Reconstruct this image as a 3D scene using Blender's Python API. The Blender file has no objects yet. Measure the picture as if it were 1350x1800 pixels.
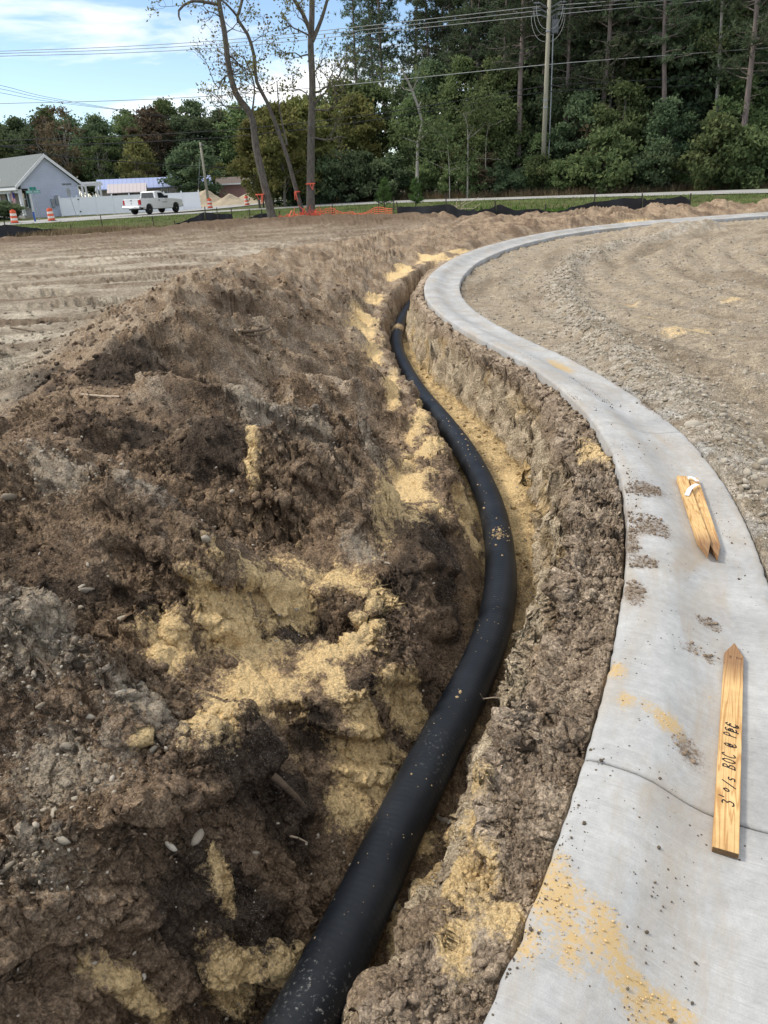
import bpy, bmesh, math, random
import numpy as np
from mathutils import Vector, Matrix, Quaternion

# ------------------------------------------------------------------ camera, sky, sun, exposure
scene = bpy.context.scene
COL = scene.collection
random.seed(7)
RNG = np.random.default_rng(11)

PITCH, ROLL, EYE = math.radians(23.8), math.radians(2.6), 1.6
cam_data = bpy.data.cameras.new('camera')
cam = bpy.data.objects.new('camera', cam_data)
COL.objects.link(cam)
cam_data.sensor_fit = 'VERTICAL'
cam_data.sensor_height = 36.0
cam_data.lens = 26.0
cam_data.clip_start = 0.05
cam_data.clip_end = 3000.0
_f = Vector((0, math.cos(PITCH), -math.sin(PITCH)))
_r0 = Vector((1, 0, 0))
_u0 = Vector((0, math.sin(PITCH), math.cos(PITCH)))
_r = _r0 * math.cos(ROLL) - _u0 * math.sin(ROLL)
_u = _r0 * math.sin(ROLL) + _u0 * math.cos(ROLL)
cam.matrix_world = Matrix(((_r.x, _u.x, -_f.x, 0), (_r.y, _u.y, -_f.y, 0), (_r.z, _u.z, -_f.z, EYE), (0, 0, 0, 1)))
scene.camera = cam

SUN_AZ, SUN_EL = math.radians(-78), math.radians(48)      # azimuth from +Y, clockwise
world = bpy.data.worlds.new('World')
scene.world = world
world.use_nodes = True
wn, wl = world.node_tree.nodes, world.node_tree.links
wn.clear()
w_out = wn.new('ShaderNodeOutputWorld')
w_bg = wn.new('ShaderNodeBackground')
w_sky = wn.new('ShaderNodeTexSky')
w_sky.sky_type = 'NISHITA'
w_sky.sun_disc = False
w_sky.sun_elevation = SUN_EL
w_sky.sun_rotation = SUN_AZ
w_sky.air_density = 0.9
w_sky.dust_density = 0.25
w_sky.ozone_density = 2.2
w_tc = wn.new('ShaderNodeTexCoord')
w_sep = wn.new('ShaderNodeSeparateXYZ')
wl.new(w_tc.outputs['Generated'], w_sep.inputs[0])
w_add = wn.new('ShaderNodeMath'); w_add.operation = 'MAXIMUM'; w_add.inputs[1].default_value = 0.0
wl.new(w_sep.outputs['Z'], w_add.inputs[0])
w_add2 = wn.new('ShaderNodeMath'); w_add2.operation = 'ADD'; w_add2.inputs[1].default_value = 0.07
wl.new(w_add.outputs[0], w_add2.inputs[0])
w_div = wn.new('ShaderNodeVectorMath'); w_div.operation = 'DIVIDE'
wl.new(w_tc.outputs['Generated'], w_div.inputs[0])
w_comb = wn.new('ShaderNodeCombineXYZ')
for k in range(3):
    wl.new(w_add2.outputs[0], w_comb.inputs[k])
wl.new(w_comb.outputs[0], w_div.inputs[1])
w_noise = wn.new('ShaderNodeTexNoise')
w_noise.inputs['Scale'].default_value = 0.62
w_noise.inputs['Detail'].default_value = 9.0
w_noise.inputs['Roughness'].default_value = 0.55
w_noise.inputs['Distortion'].default_value = 0.35
w_map = wn.new('ShaderNodeMapping')
w_map.inputs['Location'].default_value = (0.4, 2.1, 0.0)
wl.new(w_div.outputs[0], w_map.inputs[0])
wl.new(w_map.outputs[0], w_noise.inputs['Vector'])
w_ramp = wn.new('ShaderNodeValToRGB')
w_ramp.color_ramp.elements[0].position = 0.47
w_ramp.color_ramp.elements[0].color = (0.0, 0.0, 0.0, 1)
w_ramp.color_ramp.elements[1].position = 0.60
w_ramp.color_ramp.elements[1].color = (1, 1, 1, 1)
wl.new(w_noise.outputs['Fac'], w_ramp.inputs[0])
w_mix = wn.new('ShaderNodeMixRGB')
w_mix.inputs[2].default_value = (7.6, 7.65, 7.7, 1)
wl.new(w_ramp.outputs[0], w_mix.inputs[0])
wl.new(w_sky.outputs[0], w_mix.inputs[1])
wl.new(w_mix.outputs[0], w_bg.inputs[0])
w_bg.inputs[1].default_value = 0.10
wl.new(w_bg.outputs[0], w_out.inputs[0])

sun_data = bpy.data.lights.new('sun', 'SUN')
sun_data.energy = 1.7
sun_data.angle = math.radians(12)
sun_data.color = (1.0, 0.92, 0.80)
sun = bpy.data.objects.new('sun', sun_data)
COL.objects.link(sun)
_sd = Vector((math.sin(SUN_AZ) * math.cos(SUN_EL), math.cos(SUN_AZ) * math.cos(SUN_EL), math.sin(SUN_EL)))
sun.rotation_euler = _sd.to_track_quat('Z', 'Y').to_euler()

scene.view_settings.view_transform = 'Standard'
scene.view_settings.look = 'None'
scene.view_settings.gamma = 1.0
scene.view_settings.use_curve_mapping = False
scene.view_settings.exposure = 0.84

# ------------------------------------------------------------------ small maths: noise, paths  (PURE numpy block)
#@TERRAIN
_prm = np.random.default_rng(3).permutation(256).astype(np.int32)
_prm = np.concatenate([_prm, _prm])
_ga = np.random.default_rng(4).uniform(0, 2 * np.pi, 256)
_gx, _gy = np.cos(_ga).astype(np.float32), np.sin(_ga).astype(np.float32)

def perlin(x, y, seed=0):
    """gradient noise, about -0.7..0.7"""
    x = np.asarray(x, np.float64) + seed * 17.31
    y = np.asarray(y, np.float64) + seed * 9.77
    xi = np.floor(x).astype(np.int64); yi = np.floor(y).astype(np.int64)
    xf = (x - xi).astype(np.float32); yf = (y - yi).astype(np.float32)
    xi &= 255; yi &= 255
    u = xf * xf * xf * (xf * (xf * 6 - 15) + 10)
    v = yf * yf * yf * (yf * (yf * 6 - 15) + 10)
    def g(ix, iy, fx, fy):
        h = _prm[_prm[ix & 255] + (iy & 255)]
        return _gx[h] * fx + _gy[h] * fy
    a = g(xi, yi, xf, yf); b = g(xi + 1, yi, xf - 1, yf)
    c = g(xi, yi + 1, xf, yf - 1); d = g(xi + 1, yi + 1, xf - 1, yf - 1)
    return (a + u * (b - a)) * (1 - v) + (c + u * (d - c)) * v

def fbm(x, y, octs=4, seed=0, gain=0.5):
    s = 0; a = 1.0; f = 1.0
    for i in range(octs):
        s = s + a * perlin(x * f, y * f, seed + i * 3)
        a *= gain; f *= 2.03
    return s

def billow(x, y, seed=0):
    """rounded clods with creases between them, 0..~0.7"""
    return np.abs(perlin(x, y, seed)) ** 0.8

_wx = np.random.default_rng(8).random(256).astype(np.float32)
_wy = np.random.default_rng(9).random(256).astype(np.float32)

def worley(x, y, seed=0):
    """distance to the nearest of scattered points: round crumbs with crisp creases, about 0..1"""
    x = np.asarray(x, np.float64) + seed * 13.7
    y = np.asarray(y, np.float64) + seed * 5.9
    xi = np.floor(x).astype(np.int64); yi = np.floor(y).astype(np.int64)
    xf = (x - xi).astype(np.float32); yf = (y - yi).astype(np.float32)
    best = np.full(x.shape, 9.0, np.float32)
    for i in (-1, 0, 1):
        for j in (-1, 0, 1):
            h = _prm[_prm[(xi + i) & 255] + ((yi + j) & 255)]
            best = np.minimum(best, (xf - i - _wx[h]) ** 2 + (yf - j - _wy[h]) ** 2)
    return np.sqrt(best)

def sm(a, b, x):
    t = np.clip((x - a) / (b - a), 0, 1)
    return t * t * (3 - 2 * t)

def catmull(pts, step):
    pts = [np.array(p, float) for p in pts]
    out = []
    n = len(pts)
    for i in range(n - 1):
        p0 = pts[max(i - 1, 0)]; p1 = pts[i]; p2 = pts[i + 1]; p3 = pts[min(i + 2, n - 1)]
        m = max(2, int(np.linalg.norm(p2 - p1) / step))
        for k in range(m):
            t = k / m
            out.append(0.5 * ((2 * p1) + (-p0 + p2) * t + (2 * p0 - 5 * p1 + 4 * p2 - p3) * t * t + (-p0 + 3 * p1 - 3 * p2 + p3) * t ** 3))
    out.append(pts[-1])
    return np.array(out)

def smooth_path(p, n=3):
    p = p.copy()
    for _ in range(n):
        p[1:-1] = 0.25 * p[:-2] + 0.5 * p[1:-1] + 0.25 * p[2:]
    return p

def path_dist(X, Y, path):
    """signed distance (positive on the left of the path's direction) and the path's y at the nearest point"""
    shp = X.shape
    X = X.ravel().astype(np.float32); Y = Y.ravel().astype(np.float32)
    best = np.full(X.shape, 1e9, np.float32); sg = np.ones_like(best); yy = np.zeros_like(best); ss_ = np.zeros_like(best)
    acc = 0.0
    for i in range(len(path) - 1):
        a = path[i].astype(np.float32); b = path[i + 1].astype(np.float32)
        d = b - a; L2 = float(d @ d); L = math.sqrt(L2)
        px = X - a[0]; py = Y - a[1]
        t = np.clip((px * d[0] + py * d[1]) / L2, 0, 1)
        qx = px - t * d[0]; qy = py - t * d[1]
        D = qx * qx + qy * qy
        m = D < best
        best[m] = D[m]
        sg[m] = np.where(d[0] * py[m] - d[1] * px[m] >= 0, 1, -1)
        yy[m] = a[1] + t[m] * d[1]
        ss_[m] = acc + t[m] * L
        acc += L
    return (np.sqrt(best) * sg).reshape(shp), yy.reshape(shp), ss_.reshape(shp)

# back of the kerb, seen from above (metres; the photographer stands on the kerb at the origin)
KERB = [(-3.2, -5.5), (-1.6, -2.4), (-0.75, -0.8), (-0.32, 0.12), (0.15, 0.97), (0.26, 1.16), (0.37, 1.34), (0.55, 1.69), (0.71, 2.02), (0.87, 2.39), (1.04, 2.83),
        (1.16, 3.16), (1.30, 3.63), (1.44, 4.24), (1.53, 5.0), (1.52, 6.05), (1.36, 7.33), (1.07, 8.76), (0.84, 10.45),
        (0.82, 12.58), (1.14, 15.08), (2.0, 18.4), (3.45, 21.9), (5.45, 25.2), (7.6, 27.5), (10.5, 29.2), (15.5, 30.9), (24, 33), (40, 36)]
PIPE = [(-1.5, -1.2), (-0.95, 0.1), (-0.62, 0.75), (-0.29, 1.36), (-0.12, 1.76), (0.0, 2.07), (0.19, 2.5), (0.39, 2.94), (0.58, 3.41), (0.71, 3.98),
        (0.80, 4.8), (0.80, 5.62), (0.72, 6.46), (0.54, 7.79), (0.39, 9.12), (0.30, 10.91), (0.36, 12.28), (0.59, 14.25),
        (1.0, 16.4), (1.7, 18.6), (2.9, 21.6), (4.9, 25.4), (7.2, 28.1), (10.3, 29.9), (15.3, 31.6), (24, 33.7), (40, 36.7)]
KERB_P = smooth_path(catmull(KERB, 0.3), 2)
PIPE_P = smooth_path(catmull(PIPE, 0.3), 2)
KERB_W = 0.61
WIND = catmull([(10.5, 24.3), (8.2, 22.6), (5.43, 19.08), (3.75, 15.14), (2.95, 11.67), (2.62, 8.87), (2.5, 7.26), (2.46, 6.0), (2.34, 4.79), (2.23, 4.05), (2.05, 3.3), (1.85, 2.5)], 0.5)
SILT = np.array([(-60, 41), (-18.4, 40.2), (-16.2, 41.4), (-12.3, 41.4), (-9.9, 43.9), (-6.9, 43.9), (-1.5, 41.8), (1.1, 37.6), (4.4, 35.6), (7.5, 35.2), (10.7, 35.3), (13.7, 35.2), (18, 35.8), (60, 40)])
DARK = catmull([(-18, 37.6), (-12.7, 36.6), (-8.9, 37.4), (-6.2, 39.4), (-2.4, 38.3), (1.2, 36.2)], 1.0)
RIDGES = [  # x0, y0, x1, y1, height, half width   (spoil thrown up by the bucket)
    (-1.75, 2.45, -0.62, 1.90, 0.13, 0.20),
    (-2.4, 4.0, -0.62, 2.86, 0.16, 0.26),
    (-1.3, 4.5, 0.06, 3.72, 0.15, 0.20),
    (-1.9, 5.45, 0.06, 5.05, 0.13, 0.22),
    (-2.2, 6.5, 0.0, 6.2, 0.14, 0.24)]

def zfar(X, Y):
    return 0.32 * sm(25, 55, Y) * sm(-25, 5, X) + 0.35 * sm(62, 85, Y) * sm(-12, 10, X)

def kink(yv, ys, vs):
    return np.interp(yv, ys, vs)

def terrain(X, Y):
    """height of the bare ground, and the masks its colour is built from"""
    dc, yc, sc = path_dist(X, Y, KERB_P); dc = -dc          # positive on the street side
    dp, yp, sp = path_dist(X, Y, PIPE_P)                    # positive on the spoil side
    dw, yw, _ = path_dist(X, Y, WIND)
    dd, _, _ = path_dist(X, Y, DARK)
    ysilt = np.interp(X, SILT[:, 0], SILT[:, 1])
    r = np.hypot(X, Y)
    fine = 1 - sm(9, 22, r)
    zf = zfar(X, Y)
    n1 = fbm(X * 0.9, Y * 0.9, 3, 1)
    n2 = fbm(X * 2.6, Y * 2.6, 3, 2)
    n3 = perlin(X * 7, Y * 7, 5)
    tf = 1 - sm(16.2, 18.6, yp)                              # the trench runs out beyond the bend
    floor_z = -0.70 * tf - 0.12 * (1 - tf)
    # ---- spoil side
    ys = [0, 1.0, 1.9, 2.12, 2.3, 2.75, 3.0, 3.45, 3.9, 4.3, 5.0, 7, 10, 14, 17, 22]
    e = kink(yp, ys, [.56, .55, .52, .60, .34, .28, .34, .42, .46, .36, .34, .30, .26, .24, .22, .3]) + 0.09 * n2 + 0.02 * n3
    zt = kink(yp, ys, [.02, .02, -.06, -.28, -.30, -.30, -.32, -.20, -.15, -.32, -.34, -.34, -.26, -.2, -.1, 0]) + 0.07 * n1
    dcr = kink(yp, [0, 2.5, 5, 10, 16, 22, 30], [2.3, 2.5, 2.8, 3.2, 3.5, 2.7, 1.6])
    hcr = kink(yp, [0, 3, 5, 10, 16, 20, 26, 34, 40], [.30, .31, .31, .36, .40, .38, .32, .28, .28]) + 0.07 * n1
    w = kink(yp, [0, 1.9, 2.4, 3.0, 5, 8], [.36, .34, .20, .20, .20, .17]) + 0.05 * n1
    rub = kink(yp, [2.2, 3.0, 4.1, 4.7], [.10, .26, .26, .10]) * sm(0.09, 0.34, dp) * (1 + .9 * n2)
    zl = floor_z + rub + (zt - floor_z - rub) * sm(e - w, e, dp)
    up = np.clip((dp - e) / np.maximum(dcr - e, .3), 0, 1)
    zl = zl + (hcr - zt) * (0.75 * up + 0.25 * up * up * (3 - 2 * up)) * (dp > e)
    lip = sm(dcr - 0.2, dcr + 1.7, dp)
    zl = zl * (1 - lip) + lip * (-0.03)
    env = sm(e, e + 0.45, dp) * (1 - sm(dcr - .7, dcr + .5, dp))
    rid = np.zeros_like(zl)
    for (x0, y0, x1, y1, h, hw) in RIDGES:
        ax, ay = x1 - x0, y1 - y0
        L = math.hypot(ax, ay); ax /= L; ay /= L
        px, py = X - x0, Y - y0
        t = px * ax + py * ay
        q = (px * -ay + py * ax) + 0.10 * n1 + 0.05 * n2
        k = np.exp(-np.abs(q / np.where(q > 0, hw * 1.25, hw * 0.8)) ** 1.5) * sm(-0.25, 0.25, t) * (1 - sm(L - 0.22, L + 0.08, t))
        rid = np.maximum(rid, h * 2.5 * k)
    sk = sp + 0.22 * dp + 0.35 * n1
    per = 1.0
    saw = np.abs(np.mod(sk / per + 0.4 * perlin(sp * 0.4, dp * 0.3, 9), 1.0) - 0.5) * 2
    late = sm(5.6, 7.0, yp) * (1 - sm(20, 27, yp)) * (1 - .6 * sm(10, 16, yp))
    zl = zl + env * (rid - 0.09) + env * late * 0.55 * (saw ** 1.6 - 0.36)
    # ---- kerb side of the trench
    q = -dc
    er = kink(yc, [0, 1.2, 2.2, 3.2, 4.2, 5.0, 6, 9, 11, 14, 18], [.17, .17, .24, .26, .24, .22, .13, .09, .10, .13, .3]) + 0.075 * n2 + 0.05 * n3 + 0.03 * perlin(X * 15, Y * 15, 35)
    wr = kink(yc, [0, 1.2, 2.4, 3.4, 5, 9, 14], [.26, .28, .25, .20, .18, .17, .17])
    shelf = -0.055 + 0.04 * n2 - 0.04 * sm(0.02, 0.2, q)
    drop = np.clip((q - er) / wr, 0, 1)
    drop = np.clip(drop + .055 * np.sin(drop * 11 + 5 * n1 + 3 * n2) * np.sin(np.pi * drop), 0, 1)
    zr = shelf + (floor_z - shelf + 0.03 * n2) * drop
    zr = np.where(tf > 0.02, zr, np.maximum(zr, -0.2))
    # ---- street side
    g = dc - KERB_W
    zs = -0.19 + 0.03 * n1 + 0.05 * sm(0.3, 3, g) + 0.03 * np.exp(-(g / 0.09) ** 2) * (1 + 2 * n2)
    zs = zs + (0.14 + 0.05 * n2) * np.exp(-np.abs(dw / 0.30) ** 1.8) * sm(1.0, 4, yw + 0 * X)
    zs = zs + 0.34 * np.exp(-(((X - 9.2) / 1.7) ** 2 + ((Y - 24.3) / 0.8) ** 2))
    rip = np.sin((g * 1.0 + 0.25 * n1) * 2 * np.pi / 0.62) * 0.030 + np.sin((sc + 0.6 * g) * 2 * np.pi / 0.21 + 3 * n1) * 0.020 * sm(0.0, .25, fbm(g * 0.8, sc * .15, 2, 31))
    zs = zs + rip * sm(0.3, 0.8, g) + zf
    # ---- assemble
    z = np.where(dp > 0, zl, zr)
    street = dc > KERB_W * 0.5
    z = np.where(street, zs, z)
    # open field far from the trench
    fld = sm(dcr + 0.5, dcr + 1.6, dp) * (~street)
    ang = 0.16
    U = X * math.cos(ang) + Y * math.sin(ang); V = -X * math.sin(ang) + Y * math.cos(ang)
    band = np.mod(V / 1.9 + 0.25 * perlin(U * 0.1, V * 0.12, 12), 1.0)
    tr = sm(0.0, 0.04, band) * (1 - sm(0.24, 0.28, band))
    tread = np.abs(np.mod(U / 0.20 + np.where(band < 0.13, 0.5, 0.0), 1.0) - 0.5) * 2
    track = tr * (0.045 * sm(.25, .75, tread) - 0.05) + 0.03 * sm(0.26, 0.29, band) * (1 - sm(0.29, 0.4, band))
    streak = fbm(U * 0.35, V * 2.4, 3, 14) * 0.055
    U2 = X * math.cos(-0.75) + Y * math.sin(-0.75); V2 = -X * math.sin(-0.75) + Y * math.cos(-0.75)
    band2 = np.mod(V2 / 3.1 + 0.2 * perlin(U2 * 0.15, V2 * .1, 15), 1.0)
    tr2 = sm(0.0, 0.03, band2) * (1 - sm(0.14, 0.17, band2))
    track2 = tr2 * (0.04 * sm(.3, .7, np.abs(np.mod(U2 / 0.22, 1.0) - 0.5) * 2) - 0.035)
    zfield = -0.03 + zf + 1.9 * track * sm(-.25, .3, fbm(X * .5, Y * .5, 2, 16) + .1) + 0.9 * streak + 1.9 * track2 + 0.03 * n1
    z = z * (1 - fld) + zfield * fld
    # mounds between the kerb's far bend and the silt fence, dark windrow before the grass
    back = (~street) * sm(18.0, 21.5, Y) * (1 - sm(1.0, 4.0, Y - ysilt)) * sm(0.0, 5.0, X) * sm(0.25, 1.2, q)
    z = z + back * np.maximum(0, 0.13 + 0.45 * fbm(X * 0.6, Y * 0.8, 3, 21) - 0.55 * z)
    dk = np.exp(-np.abs(dd / 1.9) ** 2.6)
    z = z + 0.32 * dk * (1 + 0.3 * n1) * (~street) * sm(-15, -8, X)
    grass = sm(0.2, 1.2, Y - ysilt)
    z = z * (1 - grass) + grass * (zf + 0.03 * n1 - 0.25 * np.exp(-((Y - ysilt - 5) / 3.0) ** 2) * sm(-40, -30, X) * (1 - sm(30, 40, X)))
    # clods and crumbs
    rough = np.where(street, 0.42, np.where(dp > 0, 1.0, 0.95)) * np.ones_like(z)
    rough = rough * (1 - 0.58 * fld) * (1 - 0.8 * grass)
    onwall = np.where(dp > 0, sm(e - w, e - .5 * w, dp) * (1 - sm(e - 0.03, e + 0.05, dp)), sm(0, .12, drop) * (1 - sm(.85, 1, drop))) * (~street) * tf
    infloor = ((np.where(dp > 0, 1 - sm(e - w - .05, e - w, dp), sm(.9, 1, drop))) * (~street)) * tf
    rough = rough * (1 - 0.65 * onwall) * (1 - 0.55 * infloor)
    patch = 0.45 + 1.1 * sm(-0.25, 0.35, fbm(X * 1.3, Y * 1.3, 2, 23))
    rough = rough * np.where(street, 1, patch)
    coarse = 1 - .55 * sm(4.2, 8, r)
    cl = coarse * 0.05 * (billow(X * 3.1 + n2, Y * 3.1, 6) - .28) + coarse * 0.045 * (billow(X * 8, Y * 8 + n2, 7) - .28)
    cl = cl + fine * (0.022 * (billow(X * 17 + n3, Y * 17, 8) - .28) + 0.008 * (billow(X * 38, Y * 38 + n3, 9) - .28))
    led = 0.075 * sm(-.16, .16, fbm(X * 1.7 + .4 * n2, Y * 1.7, 2, 71) - .05) + 0.030 * sm(-.14, .14, fbm(X * 4.6, Y * 4.6, 2, 73))
    z = z + rough * cl + rough * sm(.3, .8, dp) * (~street) * (1 - .9 * fld) * (led - .05)
    for (cx, cy, a_, hx, hy, dep) in ((-.31, 2.97, -.62, .17, .095, .085), (-.60, 2.93, -.62, .085, .10, .075), (-.05, 2.86, -.62, .05, .08, .05)):
        c_, s_ = math.cos(a_), math.sin(a_)
        u_ = ((X - cx) * c_ + (Y - cy) * s_) / hx; v_ = (-(X - cx) * s_ + (Y - cy) * c_) / hy
        z = z - dep * (1 - sm(.82, 1.04, np.maximum(np.abs(u_), np.abs(v_)) + .10 * n2))
    # vertical gouges down the trench walls
    gou = perlin(sp * 9, dp * 1.2, 33) + 0.5 * perlin(sp * 21, dp * 2, 34)
    z = z + onwall * (0.03 * gou + 0.09 * fbm(X * 8, Y * 8, 4, 36))
    # under the kerb
    under = sm(-0.015, 0.03, dc) * (1 - sm(KERB_W - 0.03, KERB_W + 0.015, dc))
    z = z * (1 - under) + under * (-0.34 + zf)
    return z, dict(dc=dc, yc=yc, sc=sc, dp=dp, yp=yp, sp=sp, dw=dw, dd=dd, ysilt=ysilt, r=r, n1=n1, n2=n2, n3=n3, tf=tf, e=e, street=street, fld=fld,
                   grass=grass, onwall=onwall, infloor=infloor, dk=dk, back=back, drop=drop, q=q, g=g, zf=zf, env=env, dcr=dcr, rough=rough, rid=rid, tr=tr)
#@END

YELLOW = [(-0.75,2.79,4.34,0.40,1.27,-5.90), (-0.93,2.69,7.11,1.24,1.19,-5.51), (-0.58,2.52,4.28,0.61,0.89,-3.53), (-0.61,2.10,7.39,1.54,7.46,-5.30), (-0.49,3.12,4.98,0.36,4.64,-5.64), (-0.32,3.37,3.29,-0.83,-2.11,-8.19), (-0.12,3.26,5.48,-2.59,-7.03,-9.83), (-0.19,2.80,6.53,0.15,2.74,-8.36), (-0.08,3.04,14.78,-0.08,5.25,-5.40), (-0.24,2.57,17.66,-0.13,1.48,-7.37), (-0.13,2.36,7.77,-0.24,1.27,-7.00), (-0.18,2.18,11.33,-0.12,2.34,-10.82), (0.04,2.68,8.72,-0.49,5.79,-14.26), (-0.06,2.47,10.49,-0.38,8.37,-20.88), (-0.16,10.59,4.46,0.01,-0.24,-0.80), (-0.05,8.70,8.28,-0.05,1.63,-1.24), (0.02,13.32,5.60,-0.10,1.18,-1.75), (0.60,16.55,3.69,-0.16,1.50,-1.20), (1.45,18.87,1.87,-0.15,0.86,-1.32), (2.25,20.51,3.26,-0.36,4.69,-3.39), (0.14,7.40,14.36,-0.42,0.85,-1.28), (0.34,6.27,9.62,-0.56,5.33,-1.87), (0.18,4.66,5.68,-0.29,0.85,-1.64), (0.32,4.23,4.93,-0.43,3.65,-5.17), (0.48,4.36,4.62,-0.51,6.52,-7.46), (0.36,5.54,4.62,-0.33,6.29,-3.41), (0.61,4.98,9.05,-1.09,5.72,-3.62), (-0.74,4.07,23.54,2.42,0.36,-4.20), (0.05,4.11,9.24,-0.20,7.23,-2.54), (-0.54,1.63,28.79,3.15,5.25,-16.08), (-0.73,1.31,11.67,2.00,7.03,-29.92), (-0.51,1.49,10.07,1.01,6.47,-21.25), (-0.40,1.55,16.79,1.59,10.77,-23.54), (-0.81,1.86,38.82,9.28,4.76,-26.62), (-0.48,3.65,23.70,1.48,7.53,-18.76), (0.27,1.76,22.89,-3.35,-12.44,-9.81), (0.19,1.43,12.29,-1.59,-5.07,-5.56), (0.25,1.27,20.09,-3.10,0.98,-15.42), (1.41,4.61,7.39,-2.02,-4.13,-2.97), (0.08,2.08,15.36,-0.99,-5.00,-12.72), (0.12,1.26,23.80,-2.29,-5.47,-6.93), (-0.02,1.71,25.65,-0.82,-6.34,-8.99), (10.01,29.72,1.00,-0.27,1.40,-5.00), (9.08,29.12,1.53,-0.43,1.95,-3.76), (7.10,27.92,3.45,-0.77,3.24,-6.22), (4.16,23.22,1.90,-0.31,5.34,-6.83), (1.74,8.41,7.82,-1.42,-7.25,-11.65), (3.75,8.93,2.46,-0.95,-0.71,-2.96), (3.76,11.20,5.99,-1.92,-2.08,-3.59), (5.23,10.99,4.06,-1.80,-1.38,-3.97), (3.68,9.89,5.38,-1.88,-1.46,-3.30), (-0.24,2.20,18.36,0.10,3.11,-8.89), (-0.35,2.70,10.19,0.66,1.74,-9.12), (0.81,4.65,10.03,-1.63,-0.11,-2.02), (1.06,5.65,10.80,-1.92,-1.54,-2.44)]
PALE = [(-1.59,3.46,2.60,0.20,-2.02,-7.53), (-1.16,3.32,4.60,0.22,-1.52,-6.56), (-1.21,2.15,3.85,0.25,-3.26,-7.73), (-0.81,1.99,4.95,-0.41,-2.54,-6.70), (-0.67,1.95,8.18,1.62,9.35,-10.77), (-1.04,1.79,3.85,1.13,-0.09,-5.68), (-0.97,1.44,7.41,2.90,-0.10,-7.04), (-0.11,3.55,5.18,-2.36,-6.69,-11.75), (-0.80,5.26,3.05,-0.11,1.00,-4.34), (-0.44,5.11,3.10,-0.76,-2.71,-6.06), (-0.12,4.91,5.01,-0.05,2.39,-5.52)]
BLACK = [(-1.47,4.72,1.99,0.28,-0.41,-3.21), (-2.18,6.09,2.73,1.12,-0.30,-2.62), (-3.16,6.70,2.78,1.20,-0.76,-1.39), (-1.03,4.18,3.33,0.49,-0.69,-5.37), (0.06,3.34,5.54,-0.23,4.14,-4.41), (0.26,3.73,5.75,-0.45,4.20,-3.51), (-0.12,2.55,9.35,-0.20,3.43,-8.26), (-0.42,2.02,5.06,0.61,6.84,-7.21), (-0.40,1.95,5.69,0.46,3.53,-6.09), (-0.50,1.60,5.36,0.50,2.55,-8.18), (-1.06,2.79,7.59,1.53,1.92,-12.09), (-0.62,2.85,18.95,1.84,5.19,-8.56), (-0.41,2.99,6.34,0.40,4.15,-6.83), (-1.45,2.92,4.58,1.47,1.92,-6.77), (-0.65,1.49,11.18,1.66,3.07,-10.00), (0.37,3.52,10.17,-1.08,5.22,-5.15), (-0.31,2.38,7.38,0.15,6.19,-16.22)]
#@BLOBS

def blob(X, Y, L):
    """patches with an uneven edge: centre and the 2x2 matrix that maps an offset to the unit circle"""
    v = np.full(X.shape, -1.0)
    for (cx, cy, a, b, c, d) in L:
        x = X - cx; y = Y - cy
        v = np.maximum(v, 1 - np.sqrt((a * x + b * y) ** 2 + (c * x + d * y) ** 2))
    return v

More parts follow.
